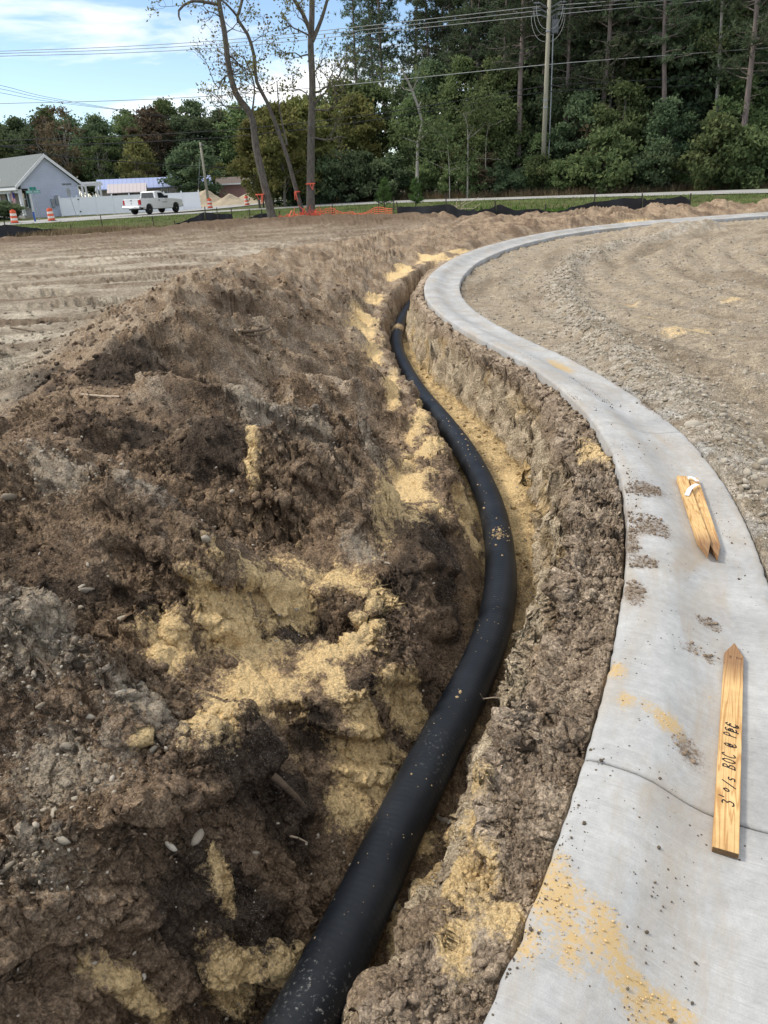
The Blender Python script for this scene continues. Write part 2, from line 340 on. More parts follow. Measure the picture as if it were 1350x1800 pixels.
def soil_colour(X, Y, Z, m):
    def C(*c): return np.array(c, np.float64)
    n_f = fbm(X * 5.5 + Z * 4.6, Y * 5.5 - Z * 3.6, 4, 41)
    n_m = fbm(X * 1.7 + Z * 1.6, Y * 1.7 - Z * 1.2, 3, 43)
    n_s = perlin(X * 24 + Z * 20, Y * 24 - Z * 16, 45)
    one = np.ones(X.shape + (1,))
    def mix(a, b, t):
        return a * (1 - t[..., None]) + b * t[..., None]
    brown, dark, black = C(.240, .176, .118), C(.122, .087, .060), C(.040, .031, .025)
    pale, yellow, tan = C(.36, .325, .28), C(.54, .385, .185), C(.30, .245, .175)
    field, fieldp, gravel = C(.275, .235, .18), C(.44, .395, .315), C(.35, .295, .22)
    col = one * brown
    col = mix(col, dark, sm(-.1, .45, n_m + 0.5 * n_f))
    col = mix(col, C(.32, .262, .195) * one, sm(4.6, 9, m['yp']) * sm(-.35, .3, n_f - 0.3 * n_m) * 0.75)
    col = mix(col, C(.34, .285, .22) * one, 0.6 * sm(.0, .5, n_f) * sm(.05, .14, m['rid']))
    near = 1 - sm(4.6, 6.0, m['yp'])
    col = mix(col, dark * one, 0.32 * near)
    bl = blob(X, Y, BLACK); col = mix(col, black * one, sm(-.10, .45, bl + 0.6 * n_f) * 0.85)
    pl = blob(X, Y, PALE); pm = np.clip(.50 + .7 * pl + .6 * n_f, 0, 1)
    # kerb side of the trench: strata
    rs = (m['dp'] <= 0) & (~m['street'])
    strata = Z + 0.05 * n_m + 0.03 * perlin(m['sp'] * 3, Z * 9, 47)
    wall = one * C(.25, .19, .13)
    wall = mix(wall, C(.43, .365, .265) * one, sm(-.20, -.28, strata) * (0.75 + 0.6 * n_f).clip(0, 1))
    wall = mix(wall, C(.15, .11, .075) * one, .6 * sm(-.02, -.06, strata) * sm(-.19, -.13, strata))
    wall = mix(wall, C(.44, .31, .13) * one, sm(.0, .35, n_m - .1) * sm(-.05, -.3, strata) * .55)
    shelfc = mix(C(.25, .195, .142) * one, C(.35, .285, .215) * one, sm(-.3, .3, n_f))
    wall = mix(wall, shelfc, (1 - sm(.02, .25, m['drop'])))
    col = np.where(rs[..., None], wall, col)
    # trench floor
    fl = mix(C(.16, .11, .065) * one, C(.47, .355, .19) * one, sm(2.6, 4.4, m['yp'] + 0.9 * n_m - 1.6 * sm(0.05, .2, m['dp'])))
    fl = mix(fl, C(.13, .09, .055) * one, .6 * sm(.1, .4, n_f))
    fm = m['infloor'] * (1 - sm(-.60, -.48, Z))
    fm = np.where(m['dp'] > 0, fm * (1 - sm(0.2, 0.42, m['dp']) * .8), fm)
    col = mix(col, fl, fm.clip(0, 1))
    yl = blob(X, Y, YELLOW)
    ym = np.clip(.50 + .75 * yl + .62 * n_f + .35 * n_m, 0, 1)
    # street side
    sc_ = mix(gravel * one, C(.36, .32, .26) * one, sm(-.1, .5, n_m) * .6)
    sc_ = mix(sc_, C(.21, .17, .12) * one, sm(.0, .45, fbm(m['g'] * 1.3, m['sc'] * .25, 4, 51)) * .75)
    sc_ = mix(sc_, C(.46, .43, .375) * one, np.exp(-np.abs(m['dw'] / .40) ** 2) * .75 * sm(-.2, .3, n_f))
    spill = np.exp(-(m['g'] / .16) ** 2) * sm(-.15, .25, n_m) * (1 - sm(9, 12, Y))
    sc_ = mix(sc_, C(.42, .42, .40) * one, spill * .8)
    col = np.where(m['street'][..., None], sc_, col)
    # left field
    U = X * .987 + Y * .159; V = -X * .159 + Y * .987
    st = fbm(U * .45 + .5 * n_m, V * 1.3, 4, 53)
    fc = mix(field * one, fieldp * one, sm(-.1, .45, st + .25 * n_m))
    fc = mix(fc, C(.165, .12, .082) * one, sm(.08, .5, -st + .35 * n_m) * .8)
    fc = mix(fc, fieldp * one, (1 - sm(4, 9, Y)) * .55)
    fc = mix(fc, C(.20, .165, .122) * one, m['tr'] * .4 * sm(-.3, .3, n_m))
    col = mix(col, fc, m['fld'])
    col = mix(col, C(.085, .055, .036) * one, (m['dk'] * 1.5).clip(0, 1) * (~m['street']))
    col = mix(col, C(.17, .125, .085) * one, .6 * m['fld'] * sm(22, 33, Y + 3 * n_m))
    col = mix(col, mix(C(.30, .23, .16) * one, C(.14, .10, .07) * one, sm(-.3, .4, n_m + .4 * n_f)), m['back'].clip(0, 1))
    gc = mix(C(.10, .12, .045) * one, C(.17, .15, .08) * one, sm(-.1, .5, fbm(X * .35, Y * .7, 3, 55)))
    gc = mix(gc, C(.075, .065, .04) * one, sm(66, 72, Y) * sm(-8, 0, X))
    col = mix(col, gc, m['grass'])
    col = col * ((1 + 0.20 * n_f + 0.10 * n_s) * np.where(m['street'], 1.05, 1.24 - .18 * m['fld'] - .24 * m['grass']))[..., None]
    off = (1 - m['grass']) * (1 - .9 * m['fld'])
    pm = pm * off * (m['dp'] > 0) * (~m['street']); ym = np.where(m['street'], .75 * ym - .05, ym).clip(0, 1) * (1 - m['grass'])
    speck = np.where(m['street'], .5, .06 + .10 * near + .45 * sm(-.1, .5, n_m) * near) + .4 * sm(.4, .7, pm)
    speck = speck * off
    return np.clip(col, .008, .8), speck.clip(0, 1), ym, pm

# ------------------------------------------------------------------ node helpers
def new_mat(name):
    m = bpy.data.materials.new(name)
    m.use_nodes = True
    nt = m.node_tree
    b = nt.nodes['Principled BSDF']
    return m, nt.nodes, nt.links, b

def N(nodes, kind, **kw):
    n = nodes.new(kind)
    for k, v in kw.items():
        if k.startswith('_'):
            setattr(n, k[1:], v)
        else:
            n.inputs[k.replace('__', ' ')].default_value = v
    return n

def ramp(nodes, p0, c0, p1, c1):
    r = nodes.new('ShaderNodeValToRGB')
    r.color_ramp.elements[0].position = p0; r.color_ramp.elements[0].color = tuple(c0) + (1,)
    r.color_ramp.elements[1].position = p1; r.color_ramp.elements[1].color = tuple(c1) + (1,)
    return r

def simple(name, col, rough=0.7, vary=0.15, scale=3.0, bump=0.0, bscale=40.0, metal=0.0, detail=5.0, spec=0.3, stretch=None):
    """base colour with procedural variation and an optional fine relief"""
    m, nd, lk, b = new_mat(name)
    tc = N(nd, 'ShaderNodeTexCoord')
    src = tc.outputs['Object']
    if stretch:
        mp = N(nd, 'ShaderNodeMapping'); mp.inputs['Scale'].default_value = stretch
        lk.new(src, mp.inputs[0]); src = mp.outputs[0]
    ns = N(nd, 'ShaderNodeTexNoise', Scale=scale, Detail=detail, Roughness=0.6)
    lk.new(src, ns.inputs['Vector'])
    c0 = [max(0, c * (1 - vary)) for c in col]; c1 = [min(1, c * (1 + vary)) for c in col]
    r = ramp(nd, 0.3, c0, 0.7, c1)
    lk.new(ns.outputs['Fac'], r.inputs[0]); lk.new(r.outputs[0], b.inputs['Base Color'])
    b.inputs['Roughness'].default_value = rough
    b.inputs['Metallic'].default_value = metal
    b.inputs['Specular IOR Level'].default_value = spec
    if bump:
        n2 = N(nd, 'ShaderNodeTexNoise', Scale=bscale, Detail=4.0)
        lk.new(src, n2.inputs['Vector'])
        bp = N(nd, 'ShaderNodeBump', Strength=bump, Distance=0.02)
        lk.new(n2.outputs['Fac'], bp.inputs['Height']); lk.new(bp.outputs[0], b.inputs['Normal'])
    return m

def link(name, mesh, mat=None, parent=None, smooth=False, kind=None, label=None, cat=None, group=None):
    o = bpy.data.objects.new(name, mesh)
    COL.objects.link(o)
    if mat is not None:
        mesh.materials.append(mat)
    if parent is not None:
        o.parent = parent
    if smooth and mesh is not None:
        mesh.polygons.foreach_set('use_smooth', np.ones(len(mesh.polygons), bool))
    if kind: o['kind'] = kind
    if label: o['label'] = label
    if cat: o['category'] = cat
    if group: o['group'] = group
    return o

def thing(name, label, cat, loc=(0, 0, 0), rz=0.0, group=None):
    o = bpy.data.objects.new(name, None)
    COL.objects.link(o)
    o.location = loc; o.rotation_euler = (0, 0, rz)
    o['label'] = label; o['category'] = cat
    if group: o['group'] = group
    return o

def np_mesh(name, V, F):
    """V (n,3), F (m,k) all the same polygon size"""
    V = np.ascontiguousarray(V, np.float32); F = np.ascontiguousarray(F, np.int32)
    me = bpy.data.meshes.new(name)
    me.vertices.add(len(V)); me.vertices.foreach_set('co', V.ravel())
    k = F.shape[1]
    me.loops.add(F.size); me.loops.foreach_set('vertex_index', F.ravel())
    me.polygons.add(len(F)); me.polygons.foreach_set('loop_start', np.arange(0, F.size, k, dtype=np.int32))
    me.update(calc_edges=True)
    return me

def ground_z(x, y):
    z, _ = terrain(np.array([float(x)]), np.array([float(y)]))
    return float(z[0])

# ------------------------------------------------------------------ ground
def polar_grid():
    th = np.concatenate([np.linspace(-47, 47, 880), np.linspace(47, 313, 64)[1:-1]])
    th = np.radians(th)
    rs = [0.0, 0.25, 0.5, 0.7]
    r = 0.8
    while r < 60:
        rs.append(r); r += 0.0036 * r ** 1.2
    while r < 420:
        rs.append(r); r *= 1.045
    rs.append(900.0)
    rs = np.array(rs[1:])
    # rings bunch up on steep banks, so that their faces get as many vertices as the level ground
    tc_ = np.radians(np.linspace(-47, 47, 150))
    T, R_ = np.meshgrid(tc_, rs)
    zc, _ = terrain(R_ * np.sin(T), R_ * np.cos(T))
    sl = np.abs(np.gradient(zc, axis=0) / np.gradient(R_, axis=0))
    for _ in range(3):
        sl[1:-1] = (sl[:-2] + 2 * sl[1:-1] + sl[2:]) / 4
        sl[:, 1:-1] = (sl[:, :-2] + 2 * sl[:, 1:-1] + sl[:, 2:]) / 4
    wt = 1 + 1.5 * np.clip(sl, 0, 2.2) * (1 - sm(10, 18, R_)) * sm(.8, 1.0, R_)
    cum = np.cumsum(wt, 0); cum = (cum - cum[0]) / (cum[-1] - cum[0]) * (len(rs) - 1)
    ix = np.arange(len(rs), dtype=float)
    inv = np.stack([np.interp(ix, cum[:, j], ix) for j in range(len(tc_))], 1)
    for _ in range(4):
        inv[:, 1:-1] = (inv[:, :-2] + 2 * inv[:, 1:-1] + inv[:, 2:]) / 4
    R2 = np.empty((len(rs), len(th)))
    tt = np.where(th > np.radians(47.01), np.where(th < np.pi, np.radians(47), np.radians(-47)), th)
    for i in range(len(rs)):
        R2[i] = np.interp(np.interp(tt, tc_, inv[i]), ix, rs)
    T = np.broadcast_to(th, R2.shape)
    return R2 * np.sin(T), R2 * np.cos(T)

GX, GY = polar_grid()
GZ, GM = terrain(GX, GY)
nr, nt_ = GX.shape
V = np.stack([GX, GY, GZ], -1)
def rough_out(V):
    """push the steep faces in and out along their normals, so that banks break up in all three directions"""
    du = np.gradient(V, axis=0); dv = np.gradient(V, axis=1)
    nn = np.cross(dv, du); nn /= np.linalg.norm(nn, axis=-1, keepdims=True) + 1e-12
    nn *= np.sign(nn[..., 2:3] + 1e-9)
    steep = sm(.12, .55, 1 - nn[..., 2]) * (1 - sm(14, 24, GM['r'])) * (1 - .5 * sm(4.5, 8, GM['r']) * (GM['dp'] > .5)) * (GM['dc'] < -.02)
    x, y, z = V[..., 0], V[..., 1], V[..., 2]
    def b3(f, sd):
        return np.maximum(billow(x * f + z * f * .8, y * f - z * f * .5, sd), .8 * billow(x * f * .7 - z * f * .9, y * f * .6 + z * f, sd + 1)) - .34
    slab = perlin((x + y) * 2.2 + z * 5.5, (x - y) * 1.6 + z * 1.5, 101)
    wl = np.where(GM['dp'] > 0, 1.0, .55)
    d = 0.075 * b3(4.0, 102) + wl * (0.055 * b3(9.0, 105) + 0.030 * b3(20, 108)) + 0.018 * b3(44, 111) + .05 * sm(-.06, .06, slab) - .025
    d = d + (GM['dp'] <= 0) * (.014 * np.sin(z * 46 + 5 * perlin(x * 1.5, y * 1.5, 133)) + .02 * sm(-.05, .05, perlin(GM['sp'] * 1.3, z * 7, 135)))
    f2 = np.maximum(GM['rough'], .5 * GM['fld']) * (1 - .35 * sm(4.2, 7, GM['r'])) * (1 - sm(10, 20, GM['r'])) * ((GM['dc'] < -.02) | (GM['dc'] > KERB_W + .03))
    def crumb(f, sd, skip):
        on = perlin(x * f * .33 + z * f * .2, y * f * .33, sd + 2)
        return (.45 - worley(x * f + z * f * .8 + .6 * on, y * f - z * f * .55, sd)) * sm(skip, skip + .35, on + .2)
    d2 = 0.038 * crumb(13, 121, -.1) + 0.040 * crumb(30, 124, -.2) + 0.024 * crumb(66, 127, -.3)
    ysand = sm(.46, .62, GYM0)
    d2 = d2 * (1 - .6 * ysand) + ysand * (.020 + .020 * b3(26, 131))
    return V + nn * (steep * d + f2 * d2)[..., None]
GYM0 = soil_colour(GX, GY, GZ, GM)[2]
V = rough_out(V)
GZ2 = V[..., 2]
V = V.reshape(-1, 3)
idx = np.arange(nr * nt_).reshape(nr, nt_)
a = idx[:-1, :]; b_ = idx[1:, :]
F = np.stack([a, np.roll(a, -1, 1), np.roll(b_, -1, 1), b_], -1).reshape(-1, 4)[:, ::-1]
GC, GS, GYM, GPM = soil_colour(GX, GY, GZ, GM)
me = np_mesh('ground', V, F)
at = me.attributes.new('soil', 'FLOAT_COLOR', 'POINT')
at.data.foreach_set('color', np.concatenate([GC.reshape(-1, 3), GS.reshape(-1, 1)], 1).astype(np.float32).ravel())
at = me.attributes.new('patch', 'FLOAT_COLOR', 'POINT')
at.data.foreach_set('color', np.stack([GYM.ravel(), GPM.ravel(), 0 * GYM.ravel(), 0 * GYM.ravel() + 1], 1).astype(np.float32).ravel())

def soil_material():
    m, nd, lk, b = new_mat('soil')
    at = N(nd, 'ShaderNodeAttribute', _attribute_name='soil')
    tc = N(nd, 'ShaderNodeTexCoord')
    n1 = N(nd, 'ShaderNodeTexNoise', Scale=105.0, Detail=6.0, Roughness=0.75)
    n2 = N(nd, 'ShaderNodeTexNoise', Scale=9.0, Detail=6.0, Roughness=0.65)
    vo = N(nd, 'ShaderNodeTexVoronoi', Scale=95.0)
    vo2 = N(nd, 'ShaderNodeTexVoronoi', Scale=240.0)
    for n in (n1, n2, vo, vo2):
        lk.new(tc.outputs['Object'], n.inputs['Vector'])
    r1 = ramp(nd, 0.30, (.42, .40, .38), 0.70, (1.62, 1.6, 1.58))
    lk.new(n1.outputs['Fac'], r1.inputs[0])
    r2 = ramp(nd, 0.3, (.68, .66, .64), 0.7, (1.3, 1.3, 1.3))
    lk.new(n2.outputs['Fac'], r2.inputs[0])
    wob = N(nd, 'ShaderNodeMixRGB', Fac=.012); lk.new(tc.outputs['Object'], wob.inputs[1]); lk.new(n2.outputs['Color'], wob.inputs[2])
    v3 = N(nd, 'ShaderNodeTexVoronoi', Scale=62.0); v4 = N(nd, 'ShaderNodeTexVoronoi', Scale=150.0)
    for v_ in (v3, v4): lk.new(wob.outputs[0], v_.inputs['Vector'])
    def cells(v, lo, hi):
        sp_ = N(nd, 'ShaderNodeSeparateColor'); lk.new(v.outputs['Color'], sp_.inputs[0])
        rr = ramp(nd, 0, (lo,) * 3, 1, (hi,) * 3); lk.new(sp_.outputs[1], rr.inputs[0]); return rr.outputs[0]
    cm = N(nd, 'ShaderNodeMixRGB', _blend_type='MULTIPLY', Fac=1.0); lk.new(cells(v3, .76, 1.26), cm.inputs[1]); lk.new(cells(v4, .66, 1.38), cm.inputs[2])
    c0 = N(nd, 'ShaderNodeMixRGB', _blend_type='MULTIPLY', Fac=.9); lk.new(at.outputs['Color'], c0.inputs[1]); lk.new(cm.outputs[0], c0.inputs[2])
    mu = N(nd, 'ShaderNodeMixRGB', _blend_type='MULTIPLY', Fac=.8)
    lk.new(c0.outputs[0], mu.inputs[1]); lk.new(r1.outputs[0], mu.inputs[2])
    mu2 = N(nd, 'ShaderNodeMixRGB', _blend_type='MULTIPLY', Fac=1.0)
    lk.new(mu.outputs[0], mu2.inputs[1]); lk.new(r2.outputs[0], mu2.inputs[2])
    # pale grains: small voronoi cells picked by their random colour
    def grains(v, hi, lim):
        sp = N(nd, 'ShaderNodeSeparateColor'); lk.new(v.outputs['Color'], sp.inputs[0])
        pick = N(nd, 'ShaderNodeMath', _operation='GREATER_THAN'); pick.inputs[1].default_value = hi
        lk.new(sp.outputs[0], pick.inputs[0])
        near = N(nd, 'ShaderNodeMath', _operation='LESS_THAN'); near.inputs[1].default_value = lim
        lk.new(v.outputs['Distance'], near.inputs[0])
        mm = N(nd, 'ShaderNodeMath', _operation='MULTIPLY'); lk.new(pick.outputs[0], mm.inputs[0]); lk.new(near.outputs[0], mm.inputs[1])
        return mm
    g1 = grains(vo, 0.93, 0.30); g2 = grains(vo2, 0.80, 0.40)
    gm = N(nd, 'ShaderNodeMath', _operation='MAXIMUM'); lk.new(g1.outputs[0], gm.inputs[0]); lk.new(g2.outputs[0], gm.inputs[1])
    ga = N(nd, 'ShaderNodeMath', _operation='MULTIPLY'); lk.new(gm.outputs[0], ga.inputs[0]); lk.new(at.outputs['Alpha'], ga.inputs[1])
    # patches of loose sand with a grainy, broken edge
    pt = N(nd, 'ShaderNodeAttribute', _attribute_name='patch')
    ps = N(nd, 'ShaderNodeSeparateColor'); lk.new(pt.outputs['Color'], ps.inputs[0])
    pn = N(nd, 'ShaderNodeTexNoise', Scale=34.0, Detail=9.0, Roughness=0.82); lk.new(tc.outputs['Object'], pn.inputs['Vector'])
    def patch(c, chan, k, lo, hi, colr):
        sb = N(nd, 'ShaderNodeMath', _operation='SUBTRACT'); lk.new(pn.outputs['Fac'], sb.inputs[0]); sb.inputs[1].default_value = .5
        ma = N(nd, 'ShaderNodeMath', _operation='MULTIPLY_ADD'); lk.new(sb.outputs[0], ma.inputs[0]); ma.inputs[1].default_value = k; lk.new(ps.outputs[chan], ma.inputs[2])
        rr = ramp(nd, lo, (0, 0, 0), hi, (1, 1, 1)); lk.new(ma.outputs[0], rr.inputs[0])
        tint = N(nd, 'ShaderNodeMixRGB', _blend_type='MULTIPLY', Fac=.75); tint.inputs[1].default_value = colr + (1,); lk.new(r1.outputs[0], tint.inputs[2])
        m_ = N(nd, 'ShaderNodeMixRGB'); lk.new(rr.outputs[0], m_.inputs[0]); lk.new(c, m_.inputs[1]); lk.new(tint.outputs[0], m_.inputs[2])
        return m_.outputs[0]
    c_ = patch(mu2.outputs[0], 1, 3.0, .62, 1.10, (.43, .365, .28))
    c_ = patch(c_, 0, 2.6, .48, .86, (.82, .61, .32))
    mx = N(nd, 'ShaderNodeMixRGB'); mx.inputs[2].default_value = (.46, .42, .36, 1)
    lk.new(ga.outputs[0], mx.inputs[0]); lk.new(c_, mx.inputs[1])
    lk.new(mx.outputs[0], b.inputs['Base Color'])
    b.inputs['Roughness'].default_value = 0.95
    b.inputs['Specular IOR Level'].default_value = 0.12
    n3 = N(nd, 'ShaderNodeTexNoise', Scale=38.0, Detail=8.0, Roughness=0.72)
    lk.new(tc.outputs['Object'], n3.inputs['Vector'])
    bp = N(nd, 'ShaderNodeBump', Strength=1.0, Distance=0.018)
    lk.new(n3.outputs['Fac'], bp.inputs['Height'])
    bq = N(nd, 'ShaderNodeBump', Strength=1.0, Distance=0.010); lk.new(n1.outputs['Fac'], bq.inputs['Height']); lk.new(bp.outputs[0], bq.inputs['Normal'])
    hs_ = N(nd, 'ShaderNodeMath', _operation='MULTIPLY_ADD'); lk.new(v4.outputs['Distance'], hs_.inputs[0]); hs_.inputs[1].default_value = .45; lk.new(v3.outputs['Distance'], hs_.inputs[2])
    br_ = N(nd, 'ShaderNodeBump', Strength=.9, Distance=0.010, _invert=True); lk.new(hs_.outputs[0], br_.inputs['Height']); lk.new(bq.outputs[0], br_.inputs['Normal'])
    lk.new(br_.outputs[0], b.inputs['Normal'])
    return m
M_SOIL = soil_material()
ground = link('ground', me, M_SOIL, smooth=True, kind='structure')
ground['label'] = 'bare construction soil with spoil bank, pipe trench and graded fields'

# ------------------------------------------------------------------ kerb
def path_frames(P, step):
    d = np.r_[0, np.cumsum(np.hypot(*np.diff(P, axis=0).T))]
    s = np.arange(0, d[-1], step)
    return s, np.stack([np.interp(s, d, P[:, 0]), np.interp(s, d, P[:, 1])], 1), d

KD = np.r_[0, np.cumsum(np.hypot(*np.diff(KERB_P, axis=0).T))]
def kerb_at(s):
    p = np.array([np.interp(s, KD, KERB_P[:, 0]), np.interp(s, KD, KERB_P[:, 1])])
    h = 0.12
    q = np.array([np.interp(s + h, KD, KERB_P[:, 0]), np.interp(s + h, KD, KERB_P[:, 1])]) - np.array([np.interp(s - h, KD, KERB_P[:, 0]), np.interp(s - h, KD, KERB_P[:, 1])])
    q /= np.hypot(*q)
    return p, q

KU = [0.0, 0.004, 0.014, 0.03, 0.07, 0.12, 0.16, 0.20, 0.235, 0.27, 0.305, 0.34, 0.38, 0.43, 0.48, 0.53, 0.575, 0.596, 0.606, 0.61]
KZ = [-.022, -.008, -.002, 0, 0, -.002, -.007, -.018, -.033, -.050, -.065, -.076, -.084, -.088, -.088, -.086, -.083, -.084, -.088, -.10]

def kerb_s_near(x, y):
    d, yy, ss = path_dist(np.array([x]), np.array([y]), KERB_P)
    return float(ss[0])

J1 = kerb_s_near(0.57, 1.73); J2 = kerb_s_near(1.53, 5.02)
joints = [J1 - 6.2, J1 - 3.1, J1]
joints += [J2]
while joints[-1] + 3.1 < KD[-1]:
    joints.append(joints[-1] + 3.1)
joints = [j for j in joints if j > 0]

def kerb_section(s0, s1):
    n = max(8, int((s1 - s0) / 0.04)) if s0 < KD[-1] * .45 else max(6, int((s1 - s0) / 0.15))
    ss = np.concatenate([[0, .004, .011], np.linspace(.02, s1 - s0 - .02, n), [s1 - s0 - .011, s1 - s0 - .004, s1 - s0]]) + s0
    dip = np.zeros(len(ss)); dip[[0, -1]] = .010; dip[[1, -2]] = .004; dip[[2, -3]] = .001
    rows = []; uv = []
    for s, dz in zip(ss, dip):
        p, t = kerb_at(s)
        nrm = np.array([t[1], -t[0]])
        prof = [(0.004, -.30)] + [(u, z - dz) for u, z in zip(KU, KZ)] + [(KERB_W - .004, -.30)]
        for u, z in prof:
            q = p + nrm * u
            wv = 0.0015 * math.sin(s * 7.1 + u * 3) + 0.002 * math.sin(s * 2.3 + 1)
            if u < .02 or u > .595:
                cp = float(perlin(np.array(s * 14.), np.array(u * 3.), 67)); ch_ = max(0.0, cp - .22) * .035
                q = q + nrm * (ch_ + .0015 * math.sin(s * 61)) * (1 if u < .3 else -1)
                z = z - ch_ * .8 if z > -.2 else z
            rows.append((q[0], q[1], z + wv + float(zfar(np.array(q[0]), np.array(q[1])))))
            uv.append((s, u, 0))
    k = len(KU) + 2
    m = len(ss)
    V = np.array(rows)
    ii = np.arange(m * k).reshape(m, k)
    F = np.stack([ii[:-1, :-1], ii[:-1, 1:], ii[1:, 1:], ii[1:, :-1]], -1).reshape(-1, 4)[:, ::-1]
    me = np_mesh('kerb_section', V, F)
    bm = bmesh.new(); bm.from_mesh(me)
    bm.verts.ensure_lookup_table()
    for row in (range(k), range((m - 1) * k, m * k)):
        bm.faces.new([bm.verts[i] for i in row])
    bmesh.ops.recalc_face_normals(bm, faces=bm.faces)
    bm.to_mesh(me); bm.free()
    at = me.attributes.new('su', 'FLOAT_VECTOR', 'POINT')
    at.data.foreach_set('vector', np.array(uv, np.float32).ravel())
    return me, V

KSAND = [(0.38,1.28,12.69,-0.92,1.14,-8.12), (0.47,1.18,16.01,-0.63,2.24,-10.18), (0.54,1.02,13.54,-4.78,-0.84,-18.88), (0.29,1.14,16.94,-3.35,-0.79,-16.77), (0.77,1.98,23.87,-7.50,-1.35,-19.41), (0.80,2.16,19.67,-5.97,-1.26,-17.02), (0.88,1.89,12.27,-8.55,-11.68,-11.49), (0.38,1.13,25.46,-6.30,-0.60,-12.74), (0.50,1.08,15.72,-5.05,-1.45,-31.47), (1.12,2.07,36.21,-15.59,-2.33,-32.03), (1.77,7.09,5.60,-1.94,-8.65,-1.86)]
KDIRT = [(0.91,1.80,9.46,-9.59,-13.84,-5.75), (1.44,3.80,7.85,-2.91,-3.04,-8.10), (1.31,3.33,8.67,-3.66,-3.59,-6.00), (1.16,2.94,12.12,-4.11,-1.28,-13.47), (1.04,2.67,16.71,-5.49,-0.78,-8.90), (1.29,2.54,15.63,-9.76,-14.12,-13.14), (1.17,3.20,14.49,-4.60,-0.30,-2.93), (1.20,2.29,21.41,-9.06,-2.16,-27.59), (2.31,6.98,2.91,-1.26,-15.42,-1.72), (2.18,5.43,3.63,-1.84,-13.59,-2.80), (1.11,1.91,33.64,-15.19,-3.08,-45.02), (1.14,2.33,18.59,-7.41,-2.13,-26.89)]
#@KBLOBS

